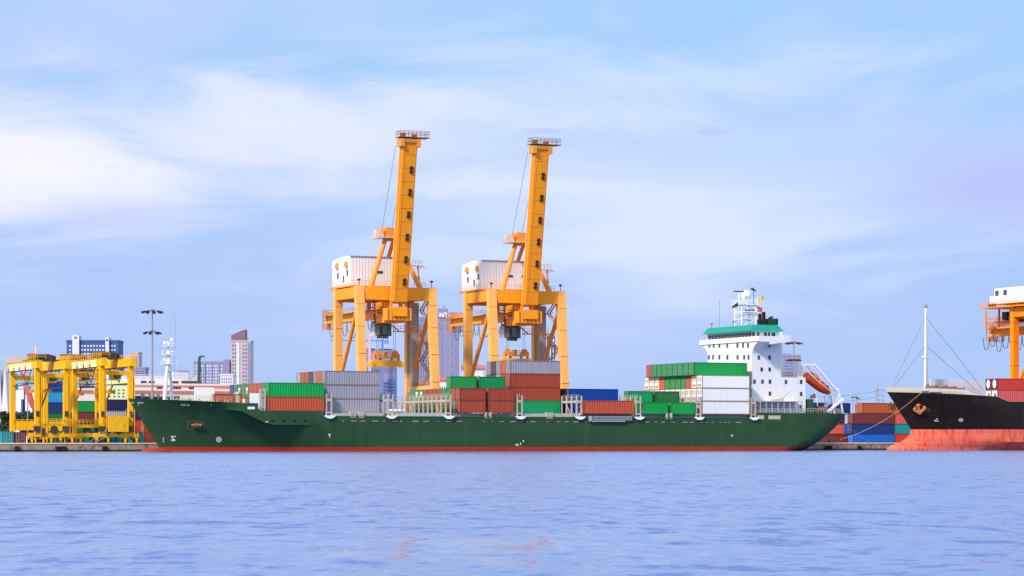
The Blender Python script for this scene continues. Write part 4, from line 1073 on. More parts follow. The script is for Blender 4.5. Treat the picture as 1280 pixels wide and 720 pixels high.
B_('bow_rail', MB().rail([(106.8, BC, 14.4), (108, BC - bhalf(108, 14.2) + .2, 14.3), (112, BC - bhalf(112, 14) + .2, 14.0)], 1.0, 1.3, 0.04), M['cream'])
BG = 'containers on the black ship'
tr = tu(1246.5, 8.2)
for k in (0, 1):
    for r in (0, 1):
        c = ('pink', 'red')[k] if r == 0 else 'red'
        e = cont(tr, 8.0 + r * 2.52, 11.72 + k * 2.75, 12.19, 2.74, c, f'{CN[c]} container on the black ship, {("lower", "upper")[k]} tier, {("waterside", "inner")[r]} row', group=BG)
        x = -12.19/2
        if k == 1:
            MB().box(x - 0.05, x - 0.032, -1.05, 1.05, 0.2, 2.55).build('end_panel', cmat('navy'), e)
            MB().prism([(0.70*math.cos(q*math.pi/8), 1.42 + 1.05*math.sin(q*math.pi/8)) for q in range(16)], 'x', x - 0.09, x - 0.052).build('fan_cover', M['white2'], e)
        else:
            MB().box(x - 0.05, x - 0.032, -1.05, 1.05, 0.2, 2.55).build('end_panel', M['white2'], e)
            MB().box(x - 0.09, x - 0.052, -0.5, 0.1, 1.2, 1.9).box(x - 0.09, x - 0.052, 0.3, 0.9, 0.4, 1.0).build('vent', M['dark'], e)
for k in (0, 1):
    cont(tr + 12.6, 8.0, 11.72 + k*2.75, 12.19, 2.74, ('red', 'red')[k], f'red container at the frame edge on the black ship, {("lower", "upper")[k]} tier', group=BG)
for e in list(PROTO.values()):
    try:
        for ch in list(e.children_recursive): bpy.data.objects.remove(ch)
        bpy.data.objects.remove(e)
    except ReferenceError: pass
PROTO.clear()

# ================================================================ SHIP-TO-SHORE CRANES
SP_Y = 16.2        # rail gauge
def quay_crane(tc, label, leg=M['cr_leg'], org=M['cr_org'], brace=M['cr_brace'], half_w=8.8, yb=42.6, boom=True, house_kind=0, seed=1):
    O = (tc, 32.0, G)
    e = empty('quay_crane', P(*O), TH, label, 'crane', 'ship-to-shore cranes on the quay')
    off = (0, 0, G)
    def K(name, mb, m, parent=None): return mb.build(name, m, parent or e, off=off)
    hw = half_w; ztop_ = 36.9
    for sx in (-1, 1):
        for yb0, yt0, w1, w2 in ((0, 3.0, 1.7, 1.9), (SP_Y, SP_Y, 1.75, 1.75)):
            lg = K('leg', MB().beam((sx*hw, yb0, 3.2), (sx*hw, yt0, ztop_ - 0.02), w1, 1.4, (0, 1, 0), w2, 1.6), leg)
            fl = MB()
            for zf in (9.5, 15.6, 21.8, 27.9, 32.9):        # bolted flange joints up the leg
                f_ = (zf - 3.2) / (ztop_ - 3.22); yy = yb0 + (yt0 - yb0) * f_; w_ = w1 + (w2 - w1) * f_
                fl.box(sx*hw - w_/2 - 0.05, sx*hw + w_/2 + 0.05, yy - 0.86, yy + 0.86, zf, zf + 0.10)
            K('flange', fl, leg, lg)
        o = K('side_sill', MB().box(sx*hw - 0.6, sx*hw + 0.6, 1.5, SP_Y - 0.9, 13.3, 14.7), leg)
        K('handrail', MB().rail([(sx*hw - 0.5, 1.8, 14.7), (sx*hw - 0.5, SP_Y - 1, 14.7)], 1.1, 1.2, 0.04).rail([(sx*hw + 0.5, 1.8, 14.7), (sx*hw + 0.5, SP_Y - 1, 14.7)], 1.1, 1.2, 0.04), M['cr_rail'], o)
        K('brace', MB().tube((sx*hw, SP_Y - 0.7, 15.2), (sx*hw, 3.2, 33.2), 0.48, 10), brace)
        K('side_beam', MB().box(sx*hw - 0.7, sx*hw + 0.7, 3.95, SP_Y - 0.8, 34.3, 36.7), org)
    for y in (0, SP_Y):
        o = K('sill_beam', MB().box(-hw - 1.5, hw + 1.5, y - 0.7, y + 0.7, 3.0, 4.6), leg)
        for sx in (-1, 1):
            b = MB().box(sx*hw - 3.2, sx*hw + 3.2, y - 0.45, y + 0.45, 2.2, 2.98)
            for k in range(6): b.tube((sx*hw - 2.8 + k*1.1, y - 0.3, 1.9), (sx*hw - 2.8 + k*1.1, y + 0.3, 1.9), 0.42, 10)
            K('bogie', b, M['dark'], o)
    for y, z0 in ((3.0, 33.9), (SP_Y, 33.9)):
        K('portal_beam', MB().box(-hw + 1.0, hw - 1.0, y - 0.75, y + 0.75, z0, ztop_ - 0.1), org)
    # trolley girder running landward, hung under the portal
    gd = K('girder', MB().box(-1.7, 1.7, 0.2, yb, 30.2, 32.3), org)
    for x_ in (-1.6, 0.9):
        for y_ in (2.4, SP_Y - 0.5): K('girder_hanger', MB().box(x_, x_ + 0.7, y_, y_ + 1.0, 32.301, 33.899), org)
    K('walkway', MB().box(-2.9, -1.72, 1.0, yb, 31.9, 32.0).rail([(-2.85, 1.0, 32.0), (-2.85, yb, 32.0)], 1.1, 1.4, 0.045), M['cr_rail'], gd)
    # cage at the landside end
    mb = MB()
    for z in (28.9, 31.0, 32.4): mb.box(-1.7, 1.9, yb - 0.8, yb + 2.2, z, z + 0.12)
    for z in (29.0, 31.1, 32.5): mb.rail([(-1.7, yb - 0.8, z), (-1.7, yb + 2.2, z), (1.9, yb + 2.2, z), (1.9, yb - 0.8, z)], 1.1, 0.9, 0.05)
    for x in (-1.7, 1.9):
        for y in (yb - 0.8, yb + 2.2): mb.box(x - 0.1, x + 0.1, y - 0.1, y + 0.1, 28.9, 33.6)
    K('end_platform', mb, M['cr_rail'])
    K('cable_reel_box', MB().box(-1.2, 1.2, yb + 0.1, yb + 1.6, 31.2, 33.0).box(-1.5, -0.5, yb + 0.1, yb + 1.4, 29.1, 30.4), org)
    # festoon loops
    mb = MB()
    for k in range(8):
        y0 = 16.5 + k * 2.9; pts = []
        for q in range(9):
            f = q / 8; pts.append((-2.0, y0 + 2.9 * f, 30.1 - (2.6 + 0.7 * ((k * 7) % 3)) * (1 - (2*f - 1) ** 4)))
        mb.path(pts, 0.085, 5)
    for k in range(4):
        y0 = 4.5 + k * 2.6; pts = []
        for q in range(9):
            f = q / 8; pts.append((-2.0, y0 + 2.6 * f, 30.1 - (1.8 + 0.6 * (k % 2)) * (1 - (2*f - 1) ** 4)))
        mb.path(pts, 0.07, 5)
    K('festoon_cable', mb, M['wire'] if house_kind == 0 else M['tyre'])
    # machinery house
    if house_kind == 0:
        hx0, hx1, hy0, hy1, hz0, hz1 = -hw, 3.4, 8.2, 19.8, 37.4, 44.0
        hs = K('machinery_house', MB().prism([(hy0, hz0), (hy1, hz0), (hy1, hz1 - 0.5), ((hy0 + hy1) / 2, hz1 + 0.1), (hy0, hz1 - 0.1)], 'x', hx0, hx1), M['house'])
        mb = MB(); x = hx0 + 0.5
        while x < hx1: mb.box(x, x + 0.07, hy0 - 0.05, hy0, hz0 + 0.1, hz1 - 0.3); x += 0.75
        K('cladding_rib', mb, mat('cladding_grey', (0.62, 0.61, 0.62), 0.6), hs)
        K('roof_edge', MB().box(hx0 - 0.1, hx1 + 0.1, hy0 - 0.16, hy0 - 0.01, hz1 - 0.22, hz1 + 0.02), M['steel'], hs)
        for y, z in ((16.2, 39.2), (10.2, 39.6)): K('window', MB().box(hx0 - 0.06, hx0 + 0.02, y - 0.45, y + 0.45, z, z + 1.35), M['win'], hs)
        K('door', MB().box(hx0 - 0.06, hx0 + 0.02, 12.2, 13.0, 38.2, 39.7), M['win'], hs)
        for y in (16.4, 10.6): K('vent_hood', MB().prism([(y - 0.75, 41.7), (y + 0.75, 41.7), (y - 0.3, 42.8), (y - 0.6, 42.8)], 'x', hx0 - 0.6, hx0 - 0.005), M['cr_brace'], hs)
        for x in (-1.6, 3.0 - 0.8): K('window', MB().box(x - 0.9, x + 0.6, hy0 - 0.08, hy0 - 0.051, 40.2, 40.75), M['win'], hs)
        dk = MB().box(-hw - 0.8, 4.6, 7.2, 20.6, 36.95, 37.35)
        K('house_deck', dk, M['cr_brace'], hs)
        K('handrail', MB().rail([(-hw - 0.7, 7.3, 37.35), (4.5, 7.3, 37.35)], 1.1, 1.2, 0.045).rail([(-hw - 0.7, 7.3, 37.35), (-hw - 0.7, 20.5, 37.35)], 1.1, 1.2, 0.045), mat('pale_handrail', (0.62, 0.45, 0.36), 0.6), hs)
    else:
        hs = K('machinery_house', MB().box(-hw - 0.6, 4, 8.0, 24.2, 38.0, 42.1).box(-hw - 0.6, 4, 24.201, 26.2, 38.0, 40.2), M['house'])
        for y in (23.0, 19.4): K('window', MB().box(-hw - 0.72, -hw - 0.59, y - 0.7, y + 0.7, 40.2, 41.5), M['win'], hs)
        for y in (25.6, 24.0): K('cooling_unit', MB().box(-hw - 1.2, -hw - 0.61, y - 0.6, y + 0.6, 36.9, 38.2), M['dark'], hs)
        K('house_deck', MB().box(-hw - 2.2, 5, 6, 28.4, 36.95, 37.3), M['cr3'], hs)
        K('handrail', MB().rail([(-hw - 2.1, 6.2, 37.3), (-hw - 2.1, 28.2, 37.3)], 1.1, 1.2, 0.06), org, hs)
        mb = MB()
        for (x0, y0, y1, z) in ((-5, 24, 34, 33.6), (-6.5, 20, 27, 31.8)):
            mb.box(x0, 3, y0, y1, z, z + 0.3).rail([(x0, y0, z + .3), (x0, y1, z + .3), (3, y1, z + .3)], 1.1, 1.2, 0.06)
        for y in (22, 27, 33): mb.box(-6.1, -5.7, y - 0.2, y + 0.2, 31.9, 36.9)
        K('maintenance_platform', mb, org)
        K('winch', MB().box(-5, 1, 22, 27, 34.0, 36.2).tube((-5.5, 25, 35), (-2, 25, 35), 1.0, 10), M['dark'])
    # A-frame
    yA, zA = 6.0, 49.0
    mb = MB()
    for sx in (-1, 1): mb.tube((sx*6.1, 3.0, ztop_ - 0.3), (sx*1.3, yA, zA - 1.2), 0.62, 10, 0.52)
    for sx in (-1, 1): mb.tube((sx*1.2 - 0.3, SP_Y - 0.3, ztop_ - 0.2), (sx*1.0, yA + 0.3, zA - 1.0), 0.55, 10, 0.45)
    K('a_frame', mb, brace)
    K('apex_head', MB().box(-1.25, 1.25, yA - 0.8, yA + 0.8, zA - 1.6, zA + 1.4).tube((-2.0, yA, zA + 0.6), (2.0, yA, zA + 0.6), 0.8, 12), M['cr_brace'])
    K('apex_platform', MB().box(-3.6, 2.6, yA - 1.6, yA + 3.2, zA - 1.0, zA - 0.85).rail([(-3.5, yA - 1.5, zA - .85), (-3.5, yA + 3.1, zA - .85), (2.5, yA + 3.1, zA - .85)], 1.2, 1.0, 0.05).box(-3.0, -1.9, yA + 1.2, yA + 2.6, zA - 0.84, zA + 1.0), mat('apex_pale', (0.62, 0.50, 0.42), 0.6))
    mb = MB()
    for y in (4.3, 7.0): mb.box(6.4, 8.0, y, y + 0.1, 41.5, 41.6)
    mb.rail([(5.2, 5.0, 37.0), (8.2, 5.0, 37.0)], 1.1, 1.0, 0.045).rail([(4.6, 4.6, 42.0), (7.2, 4.6, 42.0)], 1.1, 0.8, 0.045)
    mb.beam((4.4, 4.6, 41.9), (7.4, 4.6, 41.9), 0.9, 0.12).beam((6.9, 5.4, 37.1), (6.0, 4.4, 42.0), 0.35, 0.12)
    K('stairway', mb, M['cr_rail'])
    for x in (-hw, hw):
        K('lamp', MB().tube((x, 3, ztop_), (x, 3, ztop_ + 1.3), 0.08, 5).box(x - 0.3, x + 0.3, 2.8, 3.2, ztop_ + 1.2, ztop_ + 1.6), M['lamp'])
    # boom, raised
    p0 = Vector((0.1, 1.2, 33.6)); p1 = Vector((0.1, -4.6, 69.0)); d_ = (p1 - p0).normalized()
    nrm = Vector((1, 0, 0)).cross(d_).normalized()       # across the boom depth
    if nrm.y > 0: nrm = -nrm                            # nrm points seaward
    bo = K('boom', MB().beam(p0, p1, 3.45, 1.9, (0, 1, 0)), org)
    # darker stiffener edges along the boom and a paint joint
    mb = MB()
    for x in (-1.2, 1.45): mb.beam(p0 + Vector((x, 0, 0)) + nrm * 0.98, p1 + Vector((x, 0, 0)) + nrm * 0.98, 0.07, 0.08, (0, 1, 0))
    for k in range(1, 12):
        c = p0.lerp(p1, k / 12); mb.beam(c + Vector((-1.72, 0, 0)) + nrm*0.97, c + Vector((1.72, 0, 0)) + nrm*0.97, 0.05, 0.05, nrm)
    K('stiffener', mb, M['cr_brace'], bo)
    K('side_rail', MB().beam(p0 + Vector((-1.95, 0, 0)), p1 + Vector((-1.95, 0, 0)), 0.35, 0.35, (0, 1, 0)).beam(p0 + Vector((1.98, 0.2, 0)), p1 + Vector((1.98, 0.2, 0)), 0.3, 0.3, (0, 1, 0)), leg, bo)
    for k in range(6):
        c = p0.lerp(p1, 0.125 + k * 0.1395) + nrm * 1.06 + Vector((0.62, 0, 0))
        mb = MB()
        for s_ in (-0.42, 0.42): mb.beam(c + d_ * (s_ - 0.33), c + d_ * (s_ + 0.33), 0.72, 0.24, (0, 1, 0))
        K('floodlight_or_hatch', mb, M['lamp'], bo)  # paired dark boxes standing for hatch openings in the boom
    K('boom_head', MB().beam(p1 - d_ * 0.3, p1 + d_ * 0.5, 4.0, 2.4, (0, 1, 0)).tube(p1 + Vector((-2.2, 0, 0)) - d_*0.8, p1 + Vector((2.2, 0, 0)) - d_*0.8, 0.5, 10).box(-2.3, -1.4, p1.y - 1.3, p1.y + 1.3, p1.z - 1.4, p1.z + 0.3).box(1.6, 2.5, p1.y - 1.3, p1.y + 1.3, p1.z - 1.4, p1.z + 0.3), M['cr_brace'], bo)
    zt_ = p1.z + 0.75
    K('head_platform', MB().box(-2.6, 4.6, p1.y - 1.4, p1.y + 1.4, zt_ - 0.15, zt_).rail([(-2.5, p1.y - 1.3, zt_), (4.5, p1.y - 1.3, zt_), (4.5, p1.y + 1.3, zt_), (-2.5, p1.y + 1.3, zt_), (-2.5, p1.y - 1.3, zt_)], 1.3, 0.9, 0.05).box(-1.8, -0.8, p1.y - 0.5, p1.y + 0.5, zt_, zt_ + 0.9).box(0.8, 1.9, p1.y - 0.5, p1.y + 0.5, zt_, zt_ + 0.7), M['rust'], bo)
    mb = MB()
    for x in (-1.2, 1.2): mb.tube((x - 0.8, yA + 0.4, zA + 0.6), (x - 1.3, p1.y + 1.3, p1.z - 1.0), 0.05, 4)
    K('boom_rope', mb, M['wire'], bo)
    # hinge block and hanging trolley, cab
    tr_ = K('trolley', MB().box(-3.0, 2.9, 0.6, 3.2, 29.3, 32.0).box(-2.6, 2.2, 2.6, 8.4, 28.9, 30.1).box(-2.2, -1.0, 4.0, 9.5, 30.11, 33.6).box(-3.2, 2.0, 7.8, 8.4, 31.2, 31.5), org)
    mb = MB()
    for k in range(6): mb.box(-2.8 + k * 1.0, -2.6 + k * 1.0, 0.52, 0.6, 29.5, 31.9)
    for (x, y, z) in ((-2.9, 6, 31.0), (-2.9, 8.6, 29.0), (-2.5, 10.8, 32.5)):
        mb.box(x, x + 4.2, y, y + 1.2, z, z + 0.25); mb.rail([(x, y, z + .25), (x + 4, y, z + .25)], 1.1, 0.9, 0.05)
    mb.box(-1.6, 1.4, 9.4, 12.8, 29.11, 29.6).box(-1.9, -1.5, 10.4, 11.0, 29.1, 33.4)
    for q in range(9): mb.tube((-2.5 + q*0.55, 9.8, 30.0), (-2.2 + q*0.5, 10.4, 34.0), 0.13, 5)
    K('trolley_frame', mb, M['rust'], tr_)
    cb = K('operator_cab', MB().box(-1.5, 1.6, 12.0, 14.6, 26.3, 29.1), M['white2'])
    K('cab_window', MB().box(-0.7, 1.56, 9.6, 11.99, 26.4, 28.9).box(-1.2, -0.71, 9.9, 11.99, 26.4, 28.4), M['cageglass'], cb)
    mb = MB()
    for x in (-0.7, 0.8, 1.6): mb.box(x - 0.06, x + 0.06, 9.52, 9.6, 26.3, 29.0)
    mb.box(-0.8, 1.7, 9.5, 12.0, 28.9, 29.1).box(-0.8, 1.7, 9.5, 12.0, 26.15, 26.35)
    for k in range(6): mb.box(-1.3 + k * 0.55, -1.05 + k * 0.55, 10.5 + k * 0.2, 10.9 + k * 0.2, 25.6, 26.14)
    K('cab_frame', mb, M['dark'], cb)
    K('access_gangway', MB().box(1.8, hw - 0.5, 8.4, 9.0, 27.0, 27.25).rail([(1.8, 8.4, 27.25), (hw - 0.5, 8.4, 27.25)], 1.1, 1.5, 0.045).beam((1.0, 8.7, 28.8), (3.4, 8.7, 27.1), 0.5, 0.2), M['cr_brace'])
    # lift shaft and zigzag stair beside the landside leg
    K('lift_shaft', MB().box(hw - 0.5, hw + 1.0, SP_Y - 3.4, SP_Y - 1.1, 4.7, 34.0), M['shaft'])
    mb = MB(); z = 14.8; s_ = 1
    while z < 33.5:
        ya, yb2 = (SP_Y - 4.0, SP_Y - 8.6) if s_ > 0 else (SP_Y - 8.6, SP_Y - 4.0)
        for x in (hw + 1.0, hw + 1.7): mb.beam((x, ya, z), (x, yb2, z + 2.9), 0.13, 0.30)
        for q in range(9): mb.box(hw + 1.05, hw + 1.65, ya + (yb2-ya)*q/9 - 0.12, ya + (yb2-ya)*q/9 + 0.12, z + 2.9*q/9, z + 2.9*q/9 + 0.06)
        mb.tube((hw + 1.7, ya, z + 1.1), (hw + 1.7, yb2, z + 4.0), 0.06, 4)
        mb.box(hw + 0.75, hw + 1.95, yb2 - 0.7, yb2 + 0.7, z + 2.9, z + 3.0)
        mb.rail([(hw + 0.75, yb2 - 0.7, z + 3.0), (hw + 0.75, yb2 + 0.7, z + 3.0)], 1.1, 0.7, 0.05)
        z += 2.9; s_ = -s_
    K('stairway', mb, mat('stair_faded_orange', (0.42, 0.22, 0.14), 0.7, var=0.2, dirt=RUST, amt=0.4, scale=0.6))
    return e
def spreader(tc, y, zb, label):
    e = empty('spreader', P(tc, y, zb), TH, label, 'spreader', 'spreaders hanging from the quay cranes')
    m = MB().box(-3.6, 3.6, -0.6, 0.6, 0.15, 1.5)
    m.build('main_beam', M['spread'], e)
    for s_ in (-1, 1):
        MB().box(s_*3.8 - 0.3, s_*3.8 + 0.3, -1.2, 1.2, 0.0, 1.1).build('end_beam', M['spread'], e)
    hb = MB().box(-2.6, 2.6, -0.8, 0.8, 2.0, 2.35)
    for s_ in (-1, 1):
        hb.tube((s_*2.2, -0.35, 3.0), (s_*2.2, 0.35, 3.0), 0.75, 12).box(s_*2.2 - 0.9, s_*2.2 - 0.75, -0.6, 0.6, 1.51, 3.0).box(s_*2.2 + 0.75, s_*2.2 + 0.9, -0.6, 0.6, 1.51, 3.0)
    hb.box(-0.7, 0.1, -0.6, 0.6, 2.36, 3.5)
    hb.rail([(-2.6, -0.8, 2.35), (2.6, -0.8, 2.35)], 1.0, 0.9, 0.05)
    hb.build('headblock', M['cr_brace'], e)
    r = MB()
    for x in (-2.4, -1.9, 1.9, 2.4): r.tube((x, 0, 3.3), (x * 0.9, 0, 28.9 - zb), 0.045, 4)
    r.build('hoist_rope', M['wire'], e)
    return e
quay_crane(-12.7, 'orange quay crane with raised boom and white machinery house, nearest the ship bow')
quay_crane(19.75, 'orange quay crane with raised boom behind the tall mid-ship container stack', seed=2)
quay_crane(165.6 + 8.8, 'deep orange quay crane behind the black ship, cut by the right edge', leg=M['cr3'], org=M['cr3'], brace=M['cr3'], house_kind=1, seed=3, yb=36.5)
spreader(-12.7, 40.6, 19.0, 'yellow container spreader hanging inside the crane nearest the bow')
spreader(19.75, 40.6, 19.9, 'spreader hanging just above the blue-grey container under the second crane')

# ================================================================ YELLOW YARD GANTRIES
def yard_crane(t0, t1, yn, yf, label, ztp=19.3, box=False):
    O = ((t0 + t1) / 2, yn, G)
    e = empty('yard_crane', P(*O), TH, label, 'crane', 'yellow rubber-tyred yard cranes')
    off = (0, 0, G); hw = (t1 - t0) / 2; sp = yf - yn
    def K(name, mb, m, parent=None): return mb.build(name, m, parent or e, off=off)
    zg = ztp - 1.7
    for x in (-hw, hw):
        for y in (0, sp): K('leg', MB().box(x - 0.5, x + 0.5, y - 0.5, y + 0.5, 3.951, zg), M['yel'])
        g_ = K('girder', MB().box(x - 0.6, x + 0.6, -2.2, sp + 3.0, zg + 0.001, ztp), M['yel'])
        K('walkway', MB().rail([(x - 0.9 if x < 0 else x + 0.9, -2.2, ztp), (x - 0.9 if x < 0 else x + 0.9, sp + 3.0, ztp)], 1.0, 1.5, 0.05).box(min(x, x*1.25), max(x, x*1.25), -2.2, sp + 3, ztp + 0.001, ztp + 0.08), M['yel'], g_)
        for k in range(4):
            y = 3.2 + k * (sp - 3.5) / 3.6; xx = x - 0.5 - 0.75 if x < 0 else x + 0.62
            K('sheave_cover', MB().prism([(y - 1.35, zg - 0.15), (y + 1.35, zg - 0.15), (y + 1.1, zg + 1.3), (y - 1.1, zg + 1.3)], 'x', xx, xx + 0.62), mat('sheave_cover_cream', (0.88, 0.74, 0.44), 0.5), g_)
            K('dark_gap_block', MB().box(xx + 0.1, xx + 0.6, y + 1.7, y + 2.7, zg - 0.3, zg + 0.5), M['dark'], g_)  # dark block gives the gap between covers its darkness
        K('ladder', MB().rail([(x + 0.7, -0.9, 3.5), (x + 0.7, -0.3, 3.5)], 14, 0.5, 0.06, [k / 28 for k in range(28)]), M['yel'])
    for y in (0, sp):
        s_ = K('sill_beam', MB().box(-hw - 1.7, hw + 1.7, y - 0.6, y + 0.6, 3.1, 3.95).box(-hw - 0.5, hw + 0.5, y - 0.3, y + 0.3, 5.2, 5.9), M['yel'])
        for x in (-hw, hw):
            K('bogie', MB().box(x - 1.5, x - 1.0, y - 0.55, y - 0.4, 1.9, 3.09).box(x + 1.0, x + 1.5, y - 0.55, y - 0.4, 1.9, 3.09).box(x - 1.7, x + 1.7, y - 0.39, y + 0.39, 2.9, 3.09), M['yel'], s_)
            for q in (-1.25, 1.25): K('wheel', MB().tube((x + q, y - 0.35, G + 0.72), (x + q, y + 0.35, G + 0.72), 0.72, 14), M['tyre'], s_)
        K('cross_beam', MB().box(-hw + 0.56, hw - 0.56, y - 0.3, y + 0.3, ztp - 3.6, ztp - 2.7), M['yel'])
    # trolley with hanging spreader gear, cab
    ty = sp * 0.42
    tr = K('trolley', MB().box(-hw - 0.3, hw + 0.3, ty - 2.0, ty + 2.0, ztp + 0.09, ztp + 0.4).box(-hw + 0.4, hw - 0.8, ty - 1.6, ty + 0.2, ztp + 0.401, ztp + 1.5).tube((-hw + 0.6, ty + 1.2, ztp + 1.2), (hw - 0.8, ty + 1.2, ztp + 1.2), 0.6, 10).box(hw - 0.7, hw, ty - 1.0, ty + 1.0, ztp + 0.401, ztp + 1.3), M['dark'])
    K('trolley_rail', MB().rail([(-hw, ty - 2, ztp + .6), (hw * 0.2, ty - 2, ztp + .6)], 0.9, 1.3, 0.04), M['yel'], tr)
    K('cab', MB().box(hw - 2.4, hw - 0.7, ty - 4.2, ty - 2.2, ztp - 4.6, ztp - 2.4), M['spread'], tr)
    K('cab_window', MB().box(hw - 2.3, hw - 0.8, ty - 4.26, ty - 4.201, ztp - 4.2, ztp - 3.0), M['win'], tr)
    MB_ = MB().box(-hw + 0.8, hw - 0.8, ty - 0.5, ty + 0.5, 12.6, 13.3)
    for x in (-1.6, 1.6): MB_.tube((x, ty, 13.3), (x, ty, ztp), 0.05, 4)
    K('spreader', MB_, M['spread'])
    K('brace', MB().beam((hw, sp - 0.8, 9.4), (hw, sp * 0.62, 14.6), 0.22, 0.3).beam((hw, sp * 0.62, 14.6), (hw, 0.8, 14.6), 0.2, 0.26).beam((-hw, sp - 0.8, 14.2), (-hw, 0.8, 14.6), 0.16, 0.2), M['dark'])
    for y, w in ((0, 0), (sp, 1)):
        K('handrail', MB().rail([(-hw, y - 0.62, 5.9), (hw, y - 0.62, 5.9)], 1.0, 0.9, 0.05), M['yel'])
    if box:
        K('power_unit', MB().box(-hw + 1.1, hw - 0.75, -1.3, 1.3, 4.2, 7.6), M['yel'])
    else:
        K('power_unit', MB().box(-hw + 0.8, hw - 0.7, sp - 1.2, sp + 1.2, 4.6, 6.6), M['yel'])
    K('hose_reel', MB().tube((0.4, -0.9, 4.6), (0.4, -0.65, 4.6), 0.9, 14).box(-hw + 0.7, -hw + 1.6, -1.0, -0.62, 3.4, 5.0), M['dark'])
    for x in (-hw, hw):
        K('cable_chain', MB().box(x - 0.75, x - 0.51, sp * 0.1, sp * 0.95, zg - 0.35, zg - 0.1).beam((x - 0.6, sp * 0.5, zg - 0.3), (x - 0.6, sp * 0.3, zg - 3.4), 0.14, 0.14).beam((x - 0.6, sp * 0.3, zg - 3.4), (x - 0.6, sp * 0.12, zg - 0.3), 0.14, 0.14), M['dark'])
        K('motor_house', MB().box(x - 0.9, x + 0.9, -0.9, -0.61, 4.2, 5.4).box(x - 0.35, x + 0.35, -0.95, -0.62, 2.4, 3.05), M['dark'])
        K('junction_box', MB().box(x - 0.3, x + 0.3, -0.75, -0.505, 7.5, 8.6).box(x + 0.505, x + 0.62, -0.4, 0.4, 5.0, 16.0), M['dark'])
    return e
yard_crane(-94.3, -88.1, 36, 57.5, 'yellow yard crane farthest left, open legs with trees seen through it')
yard_crane(-80.2, -73.9, 36, 58, 'yellow yard crane beside the green bow with a big yellow power box', ztp=20.0, box=True)
yard_crane(-79.6, -73.3, 64, 86, 'yellow yard crane standing behind, between the other two yard cranes', ztp=20.3)

# ================================================================ THE CITY AND THE SHORE BEHIND
def XU(u, d): return (u - 640.0) / F * d
def ZV(v, d): return HC + (VH - v) * d / F
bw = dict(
    lav=mat('wall_lavender', (0.24, 0.25, 0.38), 0.8, var=0.05, dirt=(0.17, 0.18, 0.28), amt=0.4, scale=0.03),  # bluish distance haze put into this and the next wall colour
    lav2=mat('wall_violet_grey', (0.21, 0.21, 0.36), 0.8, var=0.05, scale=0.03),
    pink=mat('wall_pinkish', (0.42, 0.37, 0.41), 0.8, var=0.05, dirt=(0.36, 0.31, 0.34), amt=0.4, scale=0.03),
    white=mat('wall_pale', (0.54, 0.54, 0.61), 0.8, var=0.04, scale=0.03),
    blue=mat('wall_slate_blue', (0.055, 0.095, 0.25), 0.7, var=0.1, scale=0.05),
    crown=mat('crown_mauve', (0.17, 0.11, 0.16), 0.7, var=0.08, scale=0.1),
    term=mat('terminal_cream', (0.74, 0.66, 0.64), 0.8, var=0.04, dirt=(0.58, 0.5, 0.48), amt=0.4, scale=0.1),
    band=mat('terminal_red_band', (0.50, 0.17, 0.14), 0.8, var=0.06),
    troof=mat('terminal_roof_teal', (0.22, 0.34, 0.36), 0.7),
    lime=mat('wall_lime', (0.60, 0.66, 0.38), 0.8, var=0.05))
wn = dict(
    dk=mat('far_window_slate', (0.085, 0.09, 0.17), 0.4, var=0.3),
    bl=mat('far_window_blue', (0.10, 0.16, 0.38), 0.3, var=0.25),
    lt=mat('far_window_pale', (0.50, 0.56, 0.70), 0.4, var=0.25),
    mv=mat('far_window_mauve', (0.20, 0.15, 0.22), 0.4, var=0.3))
def windows(par, cols, rows, x0, x1, z0, z1, fw, fh, m, y=-0.0, skip=None):
    me = None; rest = MB(); n = 0; spots = []
    for j in range(rows):
        for i in range(cols):
            if skip and skip(i, j): continue
            spots.append((x0 + (x1 - x0) * (i + 0.5) / cols, z1 - (z1 - z0) * (j + 0.5) / rows))
    w, h = (x1 - x0) / cols * fw, (z1 - z0) / rows * fh
    first = None
    for k, (x, z) in enumerate(spots):
        if k < 100:
            if first is None:
                first = MB().box(-w/2, w/2, -0.12, 0.2, -h/2, h/2).build('window', m, par); o = first
            else:
                o = first.copy(); COL.objects.link(o); o.parent = par
            o.location = (x, y, z)
        else: rest.box(x - w/2, x + w/2, y - 0.12, y + 0.2, z - h/2, z + h/2)
    if rest.v: tag(rest.build('windows', m, par), kind='stuff')
def tower(label, u0, u1, vt, d, wall, win, cols, rows, depth=18, fw=0.55, fh=0.5, rz=0.0, name='apartment_building', piers=0, side=True, skip=None, cat='building', group=None, margin=0.6, vb=None):
    w = (u1 - u0) / F * d; h = ZV(vt, d) - G
    e = empty(name, (XU((u0 + u1) / 2, d), d, G), rz, label, cat, group)
    MB().box(-w/2, w/2, 0, depth, 0, h).build('wall', wall, e)
    z0 = 0 if vb is None else ZV(vb, d) - G
    windows(e, cols, rows, -w/2 + margin, w/2 - margin, z0 + 0.5, h - 1.0, fw, fh, win, 0.0, skip)
    pm = MB()
    for k in range(piers):
        x = -w/2 + w * (k + 0.5) / piers; pm.box(x - 0.35, x + 0.35, -0.6, -0.01, 0, h - 0.4)
    if piers: pm.build('pier', wall, e)
    MB().box(-w/2 - 0.25, w/2 + 0.25, -0.25, depth + 0.25, h + 0.001, h + 1.0).build('parapet', wall, e)
    return e, w, h
CB = 'buildings of the far city'
